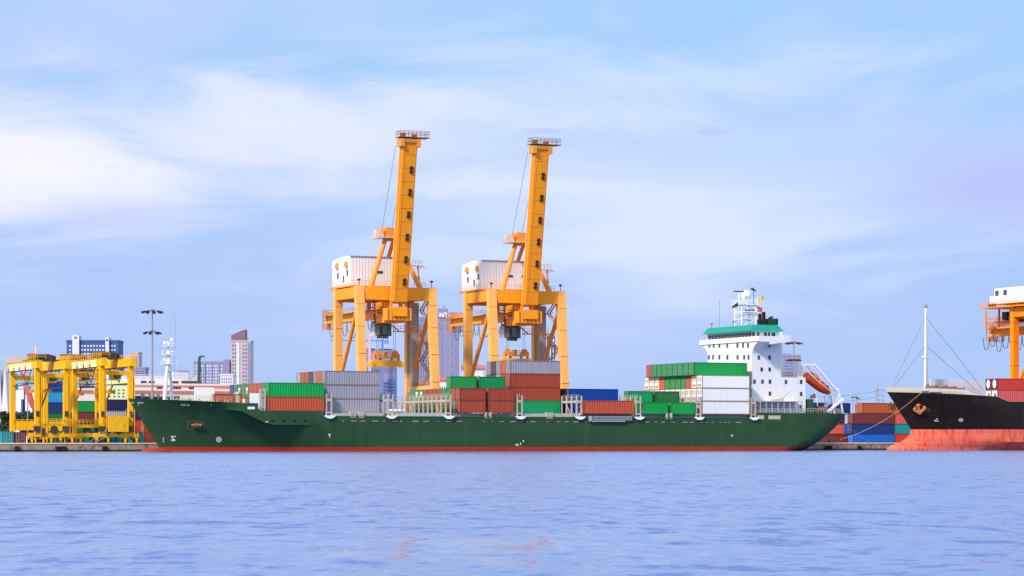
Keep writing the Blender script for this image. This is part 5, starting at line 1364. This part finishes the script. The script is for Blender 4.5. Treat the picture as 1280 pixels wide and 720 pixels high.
# slate blue apartment slab with two pale lift towers
d = 1300
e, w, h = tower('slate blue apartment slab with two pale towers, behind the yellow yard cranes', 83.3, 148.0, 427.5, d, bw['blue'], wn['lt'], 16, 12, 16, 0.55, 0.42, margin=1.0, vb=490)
for (a, b, v) in ((91, 99.3, 419), (132.4, 136.6, 422)):
    x0, x1 = XU(a, d) - e.location.x, XU(b, d) - e.location.x
    t_ = MB().box(x0, x1, -1.6, 6, 0, ZV(v, d) - G).build('lift_tower', bw['white'], e)
    MB().box((x0+x1)/2 - 0.5, (x0+x1)/2 + 0.5, -1.75, -1.55, ZV(v + 4.5, d) - G, ZV(v + 2, d) - G).build('opening', wn['dk'], t_)
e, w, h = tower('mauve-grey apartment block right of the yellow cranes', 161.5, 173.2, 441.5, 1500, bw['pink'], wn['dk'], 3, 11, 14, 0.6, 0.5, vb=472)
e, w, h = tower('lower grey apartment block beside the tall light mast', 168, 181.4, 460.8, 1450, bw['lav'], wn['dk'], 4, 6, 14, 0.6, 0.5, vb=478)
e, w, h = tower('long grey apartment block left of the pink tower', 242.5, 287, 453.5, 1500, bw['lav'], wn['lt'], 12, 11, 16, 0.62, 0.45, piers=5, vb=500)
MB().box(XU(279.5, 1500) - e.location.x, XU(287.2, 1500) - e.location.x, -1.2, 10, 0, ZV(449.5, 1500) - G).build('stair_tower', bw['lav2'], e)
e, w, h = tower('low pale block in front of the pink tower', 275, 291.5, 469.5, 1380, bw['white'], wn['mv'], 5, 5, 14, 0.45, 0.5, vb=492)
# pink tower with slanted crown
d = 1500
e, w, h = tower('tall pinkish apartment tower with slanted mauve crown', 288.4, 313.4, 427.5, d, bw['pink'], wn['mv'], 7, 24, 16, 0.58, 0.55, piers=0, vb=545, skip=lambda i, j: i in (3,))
x = lambda u: XU(u, d) - e.location.x
zt = lambda v: ZV(v, d) - G
MB().prism([(x(288.8), zt(427.5) + 1.01), (x(306.5), zt(427.5) + 1.01), (x(306.5), zt(411.7)), (x(300), zt(413.8)), (x(288.8), zt(419))], 'y', 1, 12).build('crown', bw['crown'], e)
MB().tube((x(306), 2, zt(412)), (x(306), 2, zt(408.6)), 0.15, 5).build('spire', bw['crown'], e)
MB().box(x(295.6), x(299.3), -0.5, -0.01, 0, zt(428)).build('glazed_strip', mat('strip_pale_blue', (0.50, 0.56, 0.72), 0.4), e)
MB().box(x(309.6), x(313.6), -0.35, -0.02, 0, zt(429)).build('side_panel', bw['lav2'], e)
# unfinished tower seen inside the first crane, with its tower crane
d = 1900
e, w, h = tower('unfinished lavender tower with blue netting seen inside the crane nearest the bow', 455.2, 494.4, 439.5, d, bw['lav2'], wn['dk'], 4, 6, 22, 0.55, 0.55, vb=500, skip=lambda i, j: False, margin=9)
z = lambda v: ZV(v, d) - G
x = lambda u: XU(u, d) - e.location.x
mb = MB()
for i in range(5): mb.box(x(483 + i * 2.6), x(484.6 + i * 2.6), -0.6, 0.0, z(500), z(476 - 3 * (i % 2)))
for k in range(6): mb.box(x(478), x(494.3), -0.9, -0.61, z(500 - k * 4.2), z(498.2 - k * 4.2))
mb.build('blue_netting', wn['bl'], e)
MB().box(x(457), x(493), 2, 18, z(439.5) + 1.01, z(437)).box(x(459), x(468), 1, 12, z(437), z(435.4)).box(x(474), x(489), 1, 12, z(437), z(435.8)).build('roof_formwork', wn['dk'], e)
mb = MB()
for i in range(3): mb.box(x(460 + 7.5 * i), x(461.0 + 7.5 * i), -0.3, 0, z(500), z(450))
mb.build('pale_seam', bw['lav'], e)
ct = empty('tower_crane', (XU(478, 1880), 1880, G), 0, 'distant blue tower crane above the unfinished tower', 'crane')
mb = MB().box(-0.8, 0.8, -0.8, 0.8, 0, ZV(424, 1880) - G); mb.build('mast', mat('far_crane_blue', (0.12, 0.20, 0.42), 0.6), ct)
zj = ZV(426, 1880) - G
MB().beam((-38, 0, zj + 0.3), (4.5, 0, zj), 0.9, 0.9).box(1.5, 4.5, -0.8, 0.8, zj - 2.0, zj - 0.5).beam((0, 0, zj + 4.5), (4.0, 0, zj + 0.4), 0.3, 0.3).beam((0, 0, zj), (3.0, 0, zj + 5.5), 0.3, 0.3).build('jib', mat('far_crane_blue', (0.12, 0.20, 0.42), 0.6), ct)
cr2 = empty('hoist_mast', (XU(462, 1880), 1880, G), 0, 'distant pale red hoist mast left of the blue tower crane', 'crane')
MB().box(-0.9, 0.9, -0.8, 0.8, 0, ZV(417, 1880) - G).build('mast', mat('far_mast_pink', (0.55, 0.36, 0.40), 0.7), cr2)
# two tall lavender towers behind the crane's right legs
d = 2100
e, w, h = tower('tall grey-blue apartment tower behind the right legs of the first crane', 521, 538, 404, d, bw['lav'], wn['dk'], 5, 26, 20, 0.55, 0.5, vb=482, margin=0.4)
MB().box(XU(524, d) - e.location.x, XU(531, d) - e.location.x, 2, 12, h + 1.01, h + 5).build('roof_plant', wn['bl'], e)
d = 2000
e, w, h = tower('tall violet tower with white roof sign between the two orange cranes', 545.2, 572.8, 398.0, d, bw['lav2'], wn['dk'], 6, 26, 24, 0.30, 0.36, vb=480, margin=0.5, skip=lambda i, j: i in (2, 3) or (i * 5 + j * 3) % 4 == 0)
x = lambda u: XU(u, d) - e.location.x
z = lambda v: ZV(v, d) - G
MB().box(x(547), x(559.5), 1, 14, h + 1.01, z(385.4)).build('roof_house', bw['lav2'], e)
MB().box(x(546.4), x(572.6), -0.8, 1.0, h + 1.011, z(390.2)).build('sign_band', bw['lav'], e)
cu = bpy.data.curves.new('sign_letters', 'FONT'); cu.body = 'NTH'; cu.size = 5.0; cu.extrude = 0.2; cu.offset = 0.10
tmp_ = bpy.data.objects.new('tmp', cu); COL.objects.link(tmp_); cu.materials.append(M['white2'])
me_ = bpy.data.meshes.new_from_object(tmp_); bpy.data.objects.remove(tmp_)
so_ = bpy.data.objects.new('sign_letters', me_); COL.objects.link(so_); so_.parent = e
so_.rotation_euler = (R(90), 0, 0); so_.location = (x(549.2), -1.1, z(396.8))
MB().tube((x(555.2), 4, z(386)), (x(555.2), 4, z(382.6)), 0.15, 5).box(x(553.6), x(556.8), 3.5, 4.5, z(382.9), z(382.2)).build('antenna', wn['dk'], e)
# blue glass tower behind crane two
d = 2000
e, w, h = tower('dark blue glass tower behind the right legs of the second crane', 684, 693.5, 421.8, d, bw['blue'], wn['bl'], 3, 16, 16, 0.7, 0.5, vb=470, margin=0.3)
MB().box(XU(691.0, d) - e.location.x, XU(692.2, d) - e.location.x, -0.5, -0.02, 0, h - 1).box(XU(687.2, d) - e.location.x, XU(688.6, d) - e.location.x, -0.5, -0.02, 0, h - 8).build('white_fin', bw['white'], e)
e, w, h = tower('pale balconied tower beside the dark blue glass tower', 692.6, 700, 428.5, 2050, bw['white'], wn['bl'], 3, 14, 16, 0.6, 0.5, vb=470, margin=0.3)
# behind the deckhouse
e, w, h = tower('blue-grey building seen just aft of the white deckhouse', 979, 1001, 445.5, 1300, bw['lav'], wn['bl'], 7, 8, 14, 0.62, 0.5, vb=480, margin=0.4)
MB().box(XU(980, 1300) - e.location.x, XU(988, 1300) - e.location.x, 1, 9, h + 1.01, ZV(441.8, 1300) - G).build('roof_plant', bw['lav2'], e)
# small white house with red roof, and low sheds
def shed(label, u0, u1, v_eave, v_ridge, d, wall, roofm, depth=12, cols=4, winm=wn['dk']):
    w = (u1 - u0) / F * d; h = ZV(v_eave, d) - G; hr = ZV(v_ridge, d) - G
    e = empty('shed', (XU((u0+u1)/2, d), d, G), 0, label, 'building')
    MB().box(-w/2, w/2, 0, depth, 0, h).build('wall', wall, e)
    MB().prism([(-0.6, h + 0.01), (depth + 0.6, h + 0.01), (depth/2, hr)], 'x', -w/2 - 0.5, w/2 + 0.5).build('roof', roofm, e)
    windows(e, cols, 2, -w/2 + 1, w/2 - 1, h * 0.45, h - 0.6, 0.4, 0.45, winm)
    return e
roof_red = mat('roof_tile_red', (0.42, 0.12, 0.13), 0.8, var=0.08)
shed('white house with red hipped roof beside the second orange crane', 578, 604.5, 461, 455.5, 900, bw['white'], roof_red)
shed('low white shed with red roof between the two orange cranes', 545, 563, 475.5, 471, 900, bw['white'], roof_red)
shed('pale warehouse behind the empty hold of the green ship', 486, 520, 514, 511, 760, bw['white'], bw['white'], cols=5)
shed('low mauve shed behind the empty hold of the green ship', 500, 548, 523, 519, 730, bw['pink'], bw['crown'], cols=7)
# ---- passenger terminal, long and stepped, with red bands
def terminal():
    y0 = 150; e = empty('terminal_building', P(tu(200, y0), y0, G), TH, 'long stepped cream terminal building with red bands behind the green bow', 'building')
    x = lambda u: tu(u, y0) - tu(200, y0)
    d = dep(tu(200, y0), y0); z = lambda v: ZV(v, d) - G
    MB().box(x(55), x(350), 0, 30, 0, z(486.5)).build('lower_storey', bw['term'], e)
    MB().box(x(160), x(342), 1.5, 28, z(486.5) + .001, z(479.0)).build('middle_storey', bw['term'], e)
    MB().box(x(166), x(251), 3.0, 24, z(479.0) + .001, z(474.2)).build('upper_storey', bw['term'], e)
    MB().box(x(170), x(262), 12, 22, z(474.2) + .001, z(468.6)).build('roof_house', bw['white'], e)
    MB().box(x(226), x(244), 6, 12, z(474.2) + .001, z(464.2)).build('stair_house', bw['white'], e)
    MB().box(x(52), x(200), 16, 32, z(478.5), z(474.0)).box(x(95), x(199), 18, 30, z(473.99), z(472.8)).build('terminal_roof', bw['troof'], e)
    for (u0, u1, v0, v1, yy) in ((55, 350, 491.4, 488.4, -0.25), (160, 262, 482.8, 481.4, 1.25), (262, 342, 484.0, 481.4, 1.25)): MB().box(x(u0), x(u1), yy, yy + 0.24, z(v0), z(v1)).build('red_band', bw['band'], e)
    for (u0, u1, v0, v1, yy) in ((180, 187, 478.8, 476, 2.8), (190, 197, 478.8, 476, 2.8), (217, 227, 478.8, 476, 2.8), (231, 253, 478.6, 475.4, 2.8), (198, 205, 485.8, 483.6, 1.35), (217, 228, 485.8, 483.6, 1.35), (238, 245, 485.8, 483.6, 1.35), (176, 180, 494.8, 492.6, -0.15), (186, 192, 494.8, 492.6, -0.15), (196, 199, 494.8, 492.6, -0.15),
                               (150, 156, 485, 482, -0.15), (139, 147, 485, 482, -0.15)):
        MB().box(x(u0), x(u1), yy, yy + 0.2, z(v0), z(v1)).build('window', M['win'], e)
    MB().rail([(x(168), 3.2, z(474.2)), (x(250), 3.2, z(474.2))], 1.2, 2.5, 0.08).build('roof_rail', bw['white'], e)
    mb = MB()
    for (u, v) in ((222, 463), (238, 460), (250, 461), (266, 463), (233, 462)): mb.tube((x(u), 10, z(474)), (x(u), 10, z(v)), 0.10, 5)
    mb.beam((x(236), 10, z(462.8)), (x(250), 10, z(462.4)), 0.3, 0.5).beam((x(252), 10, z(472)), (x(262), 10, z(464)), 0.25, 0.25)
    mb.build('roof_mast', M['steel'], e)
terminal()
d = 700
e = empty('ship_loader', (XU(249, d), d, G), 0, 'dark teal hooked loading post rising over the terminal roof', 'loader')
zz = lambda v: ZV(v, d) - G
MB().prism([(XU(246.2, d) - e.location.x, 0), (XU(252.3, d) - e.location.x, 0), (XU(251.6, d) - e.location.x, zz(464)), (XU(250.2, d) - e.location.x, zz(450)), (XU(250.8, d) - e.location.x, zz(446.5)), (XU(255.6, d) - e.location.x, zz(446)), (XU(255.8, d) - e.location.x, zz(444.7)), (XU(250, d) - e.location.x, zz(444.6)), (XU(248, d) - e.location.x, zz(448))], 'y', -0.9, 0.9).build('post', mat('loader_dark_teal', (0.02, 0.06, 0.075), 0.6), e)
e, w, h = tower('small lime green building seen between the yellow crane legs', 131, 160, 480.5, 640, bw['lime'], wn['dk'], 4, 3, 8, 0.35, 0.35, vb=500, name='office_building')
# ---- light masts
def light_mast(u, v, d, label, r=1.0):
    e = empty('light_mast', (XU(u, d), d, G), 0, label, 'light mast', 'high light masts')
    h = ZV(v, d) - G
    MB().tube((0, 0, 0), (0, 0, h), 0.30 * r, 10, 0.16 * r).build('pole', M['steel'], e)
    for (z, n, rr) in ((h - 0.2, 9, 2.1), (h - 5.1, 7, 1.7)):
        hd = MB().tube((0, 0, z), (0, 0, z + 0.5), 0.5, 10)
        for k in range(n): a = 2*math.pi*k/n; hd.tube((0, 0, z + .3), (rr*math.cos(a), rr*math.sin(a), z), 0.07, 5)
        ho = hd.build('head_ring', M['steel'], e)
        for k in range(n):
            a = 2*math.pi*k/n + 0.1; c, s_ = math.cos(a), math.sin(a)
            l = MB().box(-0.35, 0.55, -0.28, 0.28, -0.35, 0.05).build('floodlight_or_hatch', M['lamp'], ho)
            l.location = (rr*c, rr*s_, z); l.rotation_euler = (0, R(18), a)
    return e
light_mast(190.3, 388, 598, 'tall grey light mast with two lamp rings left of the green ship foremast')
light_mast(992.3, 427.6, 745, 'distant light mast seen just aft of the white deckhouse')
e = empty('lamp_post', (XU(34.6, 625), 625, G), 0, 'thin grey lamp post framed by the left yellow crane', 'lamp post')
MB().tube((0, 0, 0), (0, 0, ZV(474, 625) - G), 0.16, 8).build('pole', M['steel'], e)
MB().box(-0.9, 0.9, -0.2, 0.2, ZV(484, 625) - G, ZV(482.5, 625) - G).box(-0.7, 0.7, -0.2, 0.2, ZV(498, 625) - G, ZV(497, 625) - G).build('lamp_arm', M['steel'], e)
# lattice pylon and cables beyond the stern
d = 800
e = empty('power_pylon', (XU(1097, d), d, G), 0, 'slim lattice pylon above the yard containers behind the black bow', 'pylon')
hp = ZV(479, d) - G; mb = MB()
for s_ in (-1, 1): mb.tube((s_*0.9, 0, 0), (s_*0.3, 0, hp - 2), 0.11, 5)
mb.tube((0, 0, hp - 3), (0, 0, hp), 0.09, 5)
for k in range(14):
    a, b = 1 - k/14, 1 - (k+1)/14
    mb.tube((-0.3 - 0.6*a, 0, (hp-2)*k/14), (0.3 + 0.6*b, 0, (hp-2)*(k+1)/14), 0.07, 4)
mb.build('mast', M['steel'], e)
mb = MB()
for v in (487, 494, 500): mb.beam((-0.5, 0, ZV(v, d) - G), (1.6, 0, ZV(v, d) - G), 0.2, 0.2).path([(1.5, 0, ZV(v, d) - G), (1.9, 0, ZV(v + 1.5, d) - G), (1.5, 0, ZV(v + 3, d) - G)], 0.12, 5)
mb.build('cross_arm', M['steel'], e)
mb = MB()
for v in (489, 496):
    pts = []
    for q in range(13):
        f = q / 12; pts.append((-XU(1097, d) + XU(1097 - 110 * f, d), 0, ZV(v + 12 * f * (1 - f) * 1.2 + 6 * f, d) - G))
    mb.path(pts, 0.05, 4)
mb.build('power_line', M['wire'], e)
for u, hv in ((1066, 497), (1072.5, 498.5), (1070, 497)):
    e = empty('lamp_post', (XU(u, 760), 760, G), 0, f'short lamp post above the yard containers, {("left", "right", "middle")[(1066, 1072.5, 1070).index(u)]} of three', 'lamp post')
    MB().tube((0, 0, 0), (0, 0, ZV(hv, 760) - G), 0.12, 6).build('pole', M['steel'], e)
    MB().box(-0.5, 0.5, -0.3, 0.3, ZV(hv, 760) - G, ZV(hv - 1.2, 760) - G).build('lamp', M['lamp'], e)
# ---- left shore: white slanted silos, lattice block, red chute, flag, trees
d = 900
e = empty('storage_shed', (XU(2, d), d, G), 0, 'white shed with steep slanted panels at the left edge', 'building')
mb = MB()
for (a, b, c_, d2, vt) in ((-14, -4, -3, -12, 462), (-3.2, 3.6, 3.0, -2.5, 462.5), (4.4, 11, 9.4, 3.8, 463)):
    x = lambda u: XU(u, d) - e.location.x
    z = ZV(vt, d) - G
    mb.prism([(x(a) - 1.5, 0), (x(b) + 0.3, 0), (x(b) - 1.2, z), (x(a) + 0.2, z)], 'y', 0, 14)
mb.build('panel', mat('shed_white_blue', (0.58, 0.58, 0.64), 0.7, var=0.04, scale=0.1), e)
MB().box(XU(-14, d) - e.location.x, XU(11.5, d) - e.location.x, 14.01, 16, 0, ZV(466, d) - G).build('rear_wall', bw['lav'], e)
e, w, h = tower('slim white balconied block framed by the left yellow crane', 23.5, 29, 482, 1100, bw['white'], wn['bl'], 2, 12, 8, 0.4, 0.5, vb=520, margin=0.2)
d = 660
e = empty('conveyor', (XU(34, d), d, G), 0, 'red sloping conveyor tower framed by the left yellow crane', 'conveyor')
x = lambda u: XU(u, d) - e.location.x
z = lambda v: ZV(v, d) - G
MB().prism([(x(29.5), z(482)), (x(37), z(482)), (x(42.5), z(505)), (x(42.5), z(510)), (x(39), z(510)), (x(32), z(490))], 'y', -1, 1).build('chute', mat('conveyor_red', (0.46, 0.07, 0.08), 0.6, var=0.1), e)
MB().box(x(30), x(31.2), -0.5, 0.5, 0, z(486)).box(x(40.8), x(42.2), -0.5, 0.5, 0, z(505)).box(x(27.2), x(29.4), -1, 0.5, 0, z(499)).build('support', mat('conveyor_blue', (0.05, 0.10, 0.40), 0.6), e)
# flag
fp = P(tu(44.2, 62), 62, 0); zt = zv(432.5, tu(44.2, 62), 62)
e = empty('flag', (fp.x, fp.y, G), TH, 'large red and white striped flag on a pole above the left yellow crane', 'flag')
MB().tube((0, 0, 0), (0, 0, zt - G), 0.09, 6).build('flag_pole', M['white2'], e)
Lf = 7.9; cols = (fl_r, M['white2'], fl_d, M['white2'], fl_r)
fr_ = mat('flag_bright_red', (0.70, 0.06, 0.09), 0.8, var=0.15, scale=1.0)
for bi, (m, q0, q1) in enumerate(((fr_, 0, .3), (M['white2'], .3, .52), (fr_, .52, 1.0))):
    mb = MB(); vs_ = []
    for i in range(15):
        f = i / 14
        for q in (q0, q1):
            x_ = -3.5 * f + 0.0; z_ = zt - G - 0.2 - 6.2 * f - (0.5 + 0.9 * min(1, f * 2.2)) * q
            vs_.append((x_ + 0.55 * q * f, 0.25 * math.sin(f * 11 + q * 2) * (0.3 + f), z_))
    mb.add(vs_, [(2*i, 2*i+1, 2*i+3, 2*i+2) for i in range(14)])
    mb.add([(p[0], p[1] + 0.03, p[2]) for p in vs_], [(2*i, 2*i+2, 2*i+3, 2*i+1) for i in range(14)])
    mb.build('stripe', m, e)
# trees
leaf_mats = [mat(f'foliage_{k}', c, 0.8, var=0.35, scale=0.5, streak=1) for k, c in enumerate(((0.045, 0.075, 0.03), (0.06, 0.095, 0.035), (0.035, 0.06, 0.035)))]
bark = mat('bark', (0.10, 0.075, 0.055), 0.9, var=0.2)
def tree(u, d, vtop, wpx, k, label):
    rg = random.Random(int(u * 31 + d)); h = ZV(vtop, d) - G; rr = wpx / F * d / 2
    e = empty('broadleaf_tree', (XU(u, d), d, G), 0, label, 'tree', 'trees on the left shore')
    tm_ = MB().tube((0, 0, 0), (0.1, 0, h * 0.5), 0.28, 8, 0.18)
    cl = []
    for i in range(16):
        a = rg.uniform(0, 6.28); q = rg.uniform(0.15, 1.0) ** 0.6; zc = h * rg.uniform(0.35, 0.88)
        c = Vector((math.cos(a) * rr * q * (1.0 - 0.5 * abs(zc/h - 0.55)), math.sin(a) * rr * q, zc)); cl.append((c, rr * rg.uniform(0.30, 0.52)))
        if i < 7: tm_.tube((0.1, 0, h * rg.uniform(0.3, 0.5)), c, 0.10, 5, 0.04)
    tm_.build('trunk', bark, e)
    cm = MB()
    for c, cr_ in cl:
        for i in range(95):
            v = Vector((rg.gauss(0, 1), rg.gauss(0, 1), rg.gauss(0, 1))).normalized() * cr_ * rg.uniform(0.55, 1.05); v.z *= 0.75
            p = c + v; s_ = rg.uniform(0.16, 0.36)
            a = Vector((rg.gauss(0, 1), rg.gauss(0, 1), rg.gauss(0, 1))).normalized(); b = a.cross(Vector((rg.gauss(0, 1), rg.gauss(0, 1), 1))).normalized()
            cm.add([p - a*s_, p - b*s_*0.7, p + a*s_, p + b*s_*0.7], [(0, 1, 2, 3)])
    cm.build('crown', leaf_mats[k % 3], e)
TL = ('rounded dark tree at the left edge by the white shed', 'low olive green tree left of the yellow crane', 'dark tree framed by the left yellow crane', 'bushy tree right of the thin lamp post', 'low dark tree under the red conveyor', 'small olive tree behind the teal end-on container', 'broad tree behind the left yellow crane leg', 'small dark tree between the first yellow legs', 'dark tree below the cyan container, left one', 'dark tree below the cyan container, right one', 'dark tree below the green container behind the middle yellow crane')
for k, (u, d, v, w) in enumerate(((3, 640, 508, 26), (17, 655, 513, 24), (27, 670, 509, 22), (40, 660, 511, 20), (48, 690, 508, 22), (9, 610, 527, 20), (60, 700, 506, 24), (72, 720, 508, 22), (59, 628, 509, 18), (70, 632, 510, 17), (103, 628, 515, 20))):
    tree(u, d, v, w, k, TL[k])
# distant green mass along the far shore
rg = random.Random(11); cm = MB()
for i in range(2600):
    u = rg.uniform(-20, 1300); d = rg.uniform(1000, 1150); hmax = 9 + 5 * math.sin(u * 0.021) + 3 * math.sin(u * 0.07)
    p = Vector((XU(u, d), d, G + rg.uniform(0, max(3, hmax)))); s_ = rg.uniform(0.8, 2.0)
    a = Vector((rg.gauss(0, 1), rg.gauss(0, .6), rg.gauss(0, 1))).normalized(); b = a.cross(Vector((rg.gauss(0, 1), 1, rg.gauss(0, 1)))).normalized()
    cm.add([p - a*s_, p - b*s_, p + a*s_, p + b*s_], [(0, 1, 2, 3)])
tag(cm.build('treeline', leaf_mats[2]), 'distant mass of dark trees and low growth along the far shore', 'trees', None, 'stuff')
# far low-rise of the city: houses of varied height behind everything
rg = random.Random(5)
HL = ('pale', 'cream', 'grey', 'pinkish')
k = 0
for u in (8, 66, 122, 205, 330, 350, 372, 505, 590, 612, 650, 716, 742, 764, 790, 1012, 1030, 1050, 1085, 1130):
    d = rg.uniform(1150, 1300); wd = rg.uniform(10, 22); v = rg.uniform(516, 531)
    m = (bw['white'], bw['term'], bw['lav'], bw['pink'])[k % 4]
    e, w, h = tower(f'distant low {HL[k % 4]} block behind {("the left shed","the left yellow crane","the yellow cranes","the terminal","the foremost stack","the foremost stack again","the stack edge","the empty hold","the short green stack","the four-high stack","the four-high stack too","the blue container","the blue containers middle","the blue container end","the emerald container","the lifeboat","the lifeboat ramp","the stern","the yard containers","the black bow")[k]}', u - wd/2, u + wd/2, v, d, m, wn['dk'], 5, 4, 10, 0.45, 0.4, name='low_building', group='low blocks of the far city')
    k += 1
# ---- small things on the quay
def truck(t, y, cab, label):
    e = empty('truck', P(t, y, G), TH, label, 'truck')
    MB().box(-4, 2.2, -1.2, 1.2, 0.9, 1.2).build('chassis', M['dark'], e)
    c = MB().prism([(2.3, 0.7), (4.4, 0.7), (4.4, 1.9), (4.1, 3.2), (2.3, 3.3)], 'y', -1.2, 1.2).build('cab', cab, e)
    MB().box(2.9, 4.0, -1.26, -1.201, 1.9, 2.8).build('window', M['win'], c)
    for x in (-3.2, -2.0, 3.3):
        for s_ in (-1, 1): MB().tube((x, s_*0.95, 0.5), (x, s_*1.25, 0.5), 0.5, 12).build('wheel', M['tyre'], e)
    MB().box(-4, 2.1, -1.15, 1.15, 1.201, 3.0).build('cargo_box', cmat('palegrey'), e)
truck(tu(496, 44), 44, cmat('blue'), 'blue-cabbed truck on the quay seen through the empty hold')
def bollard(t, i):
    e = MB().tube((0, 0, 0), (0, 0, 0.35), 0.22, 10).tube((0, 0, 0.35), (0, 0, 0.5), 0.34, 10).build('mooring_bollard', M['dark'])
    e.location = P(t, QY + 0.35, 1.86)
    tag(e, 'squat iron bollard on the quay edge beneath the yellow yard cranes' if t < 0 else 'squat iron bollard on the quay edge beside the yard containers', 'bollard', 'bollards along the quay')
for i, t in enumerate((-99, -91, -83, 90, 98, 107)): bollard(t, i)
# ---- mooring lines, each sagging between its ship and the quay
def line(a, b, sag, label):
    pts = []
    for q in range(15):
        f = q / 14; p = Vector(a).lerp(Vector(b), f); p.z -= sag * 4 * f * (1 - f); pts.append(p)
    o = MB().path(pts, 0.04, 5).build('mooring_line', M['rope']); return tag(o, label, 'rope', 'mooring lines')
c1 = on_hull(165, 503.5, 0.1); c2 = on_hull(175, 503.5, 0.1)
line(P(*c1), P(tu(112, 29.8), 29.8, 2.1), 0.8, 'pale mooring line from the tip of the green bow to the quay')
line(P(*c2), P(tu(120, 29.8), 29.8, 2.1), 1.2, 'second pale mooring line from the green bow, the more slack one')
line(P(84, 4.5, 8.6), P(tu(1085, 29.8), 29.8, 2.1), 0.5, 'mooring line from the green stern to the quay')
b1 = on_b(1152, 490.5, 0.1)
line(P(*b1), P(tu(1050, 29.8), 29.8, 2.6), 1.5, 'long pale mooring line from the black bow across the yard containers')
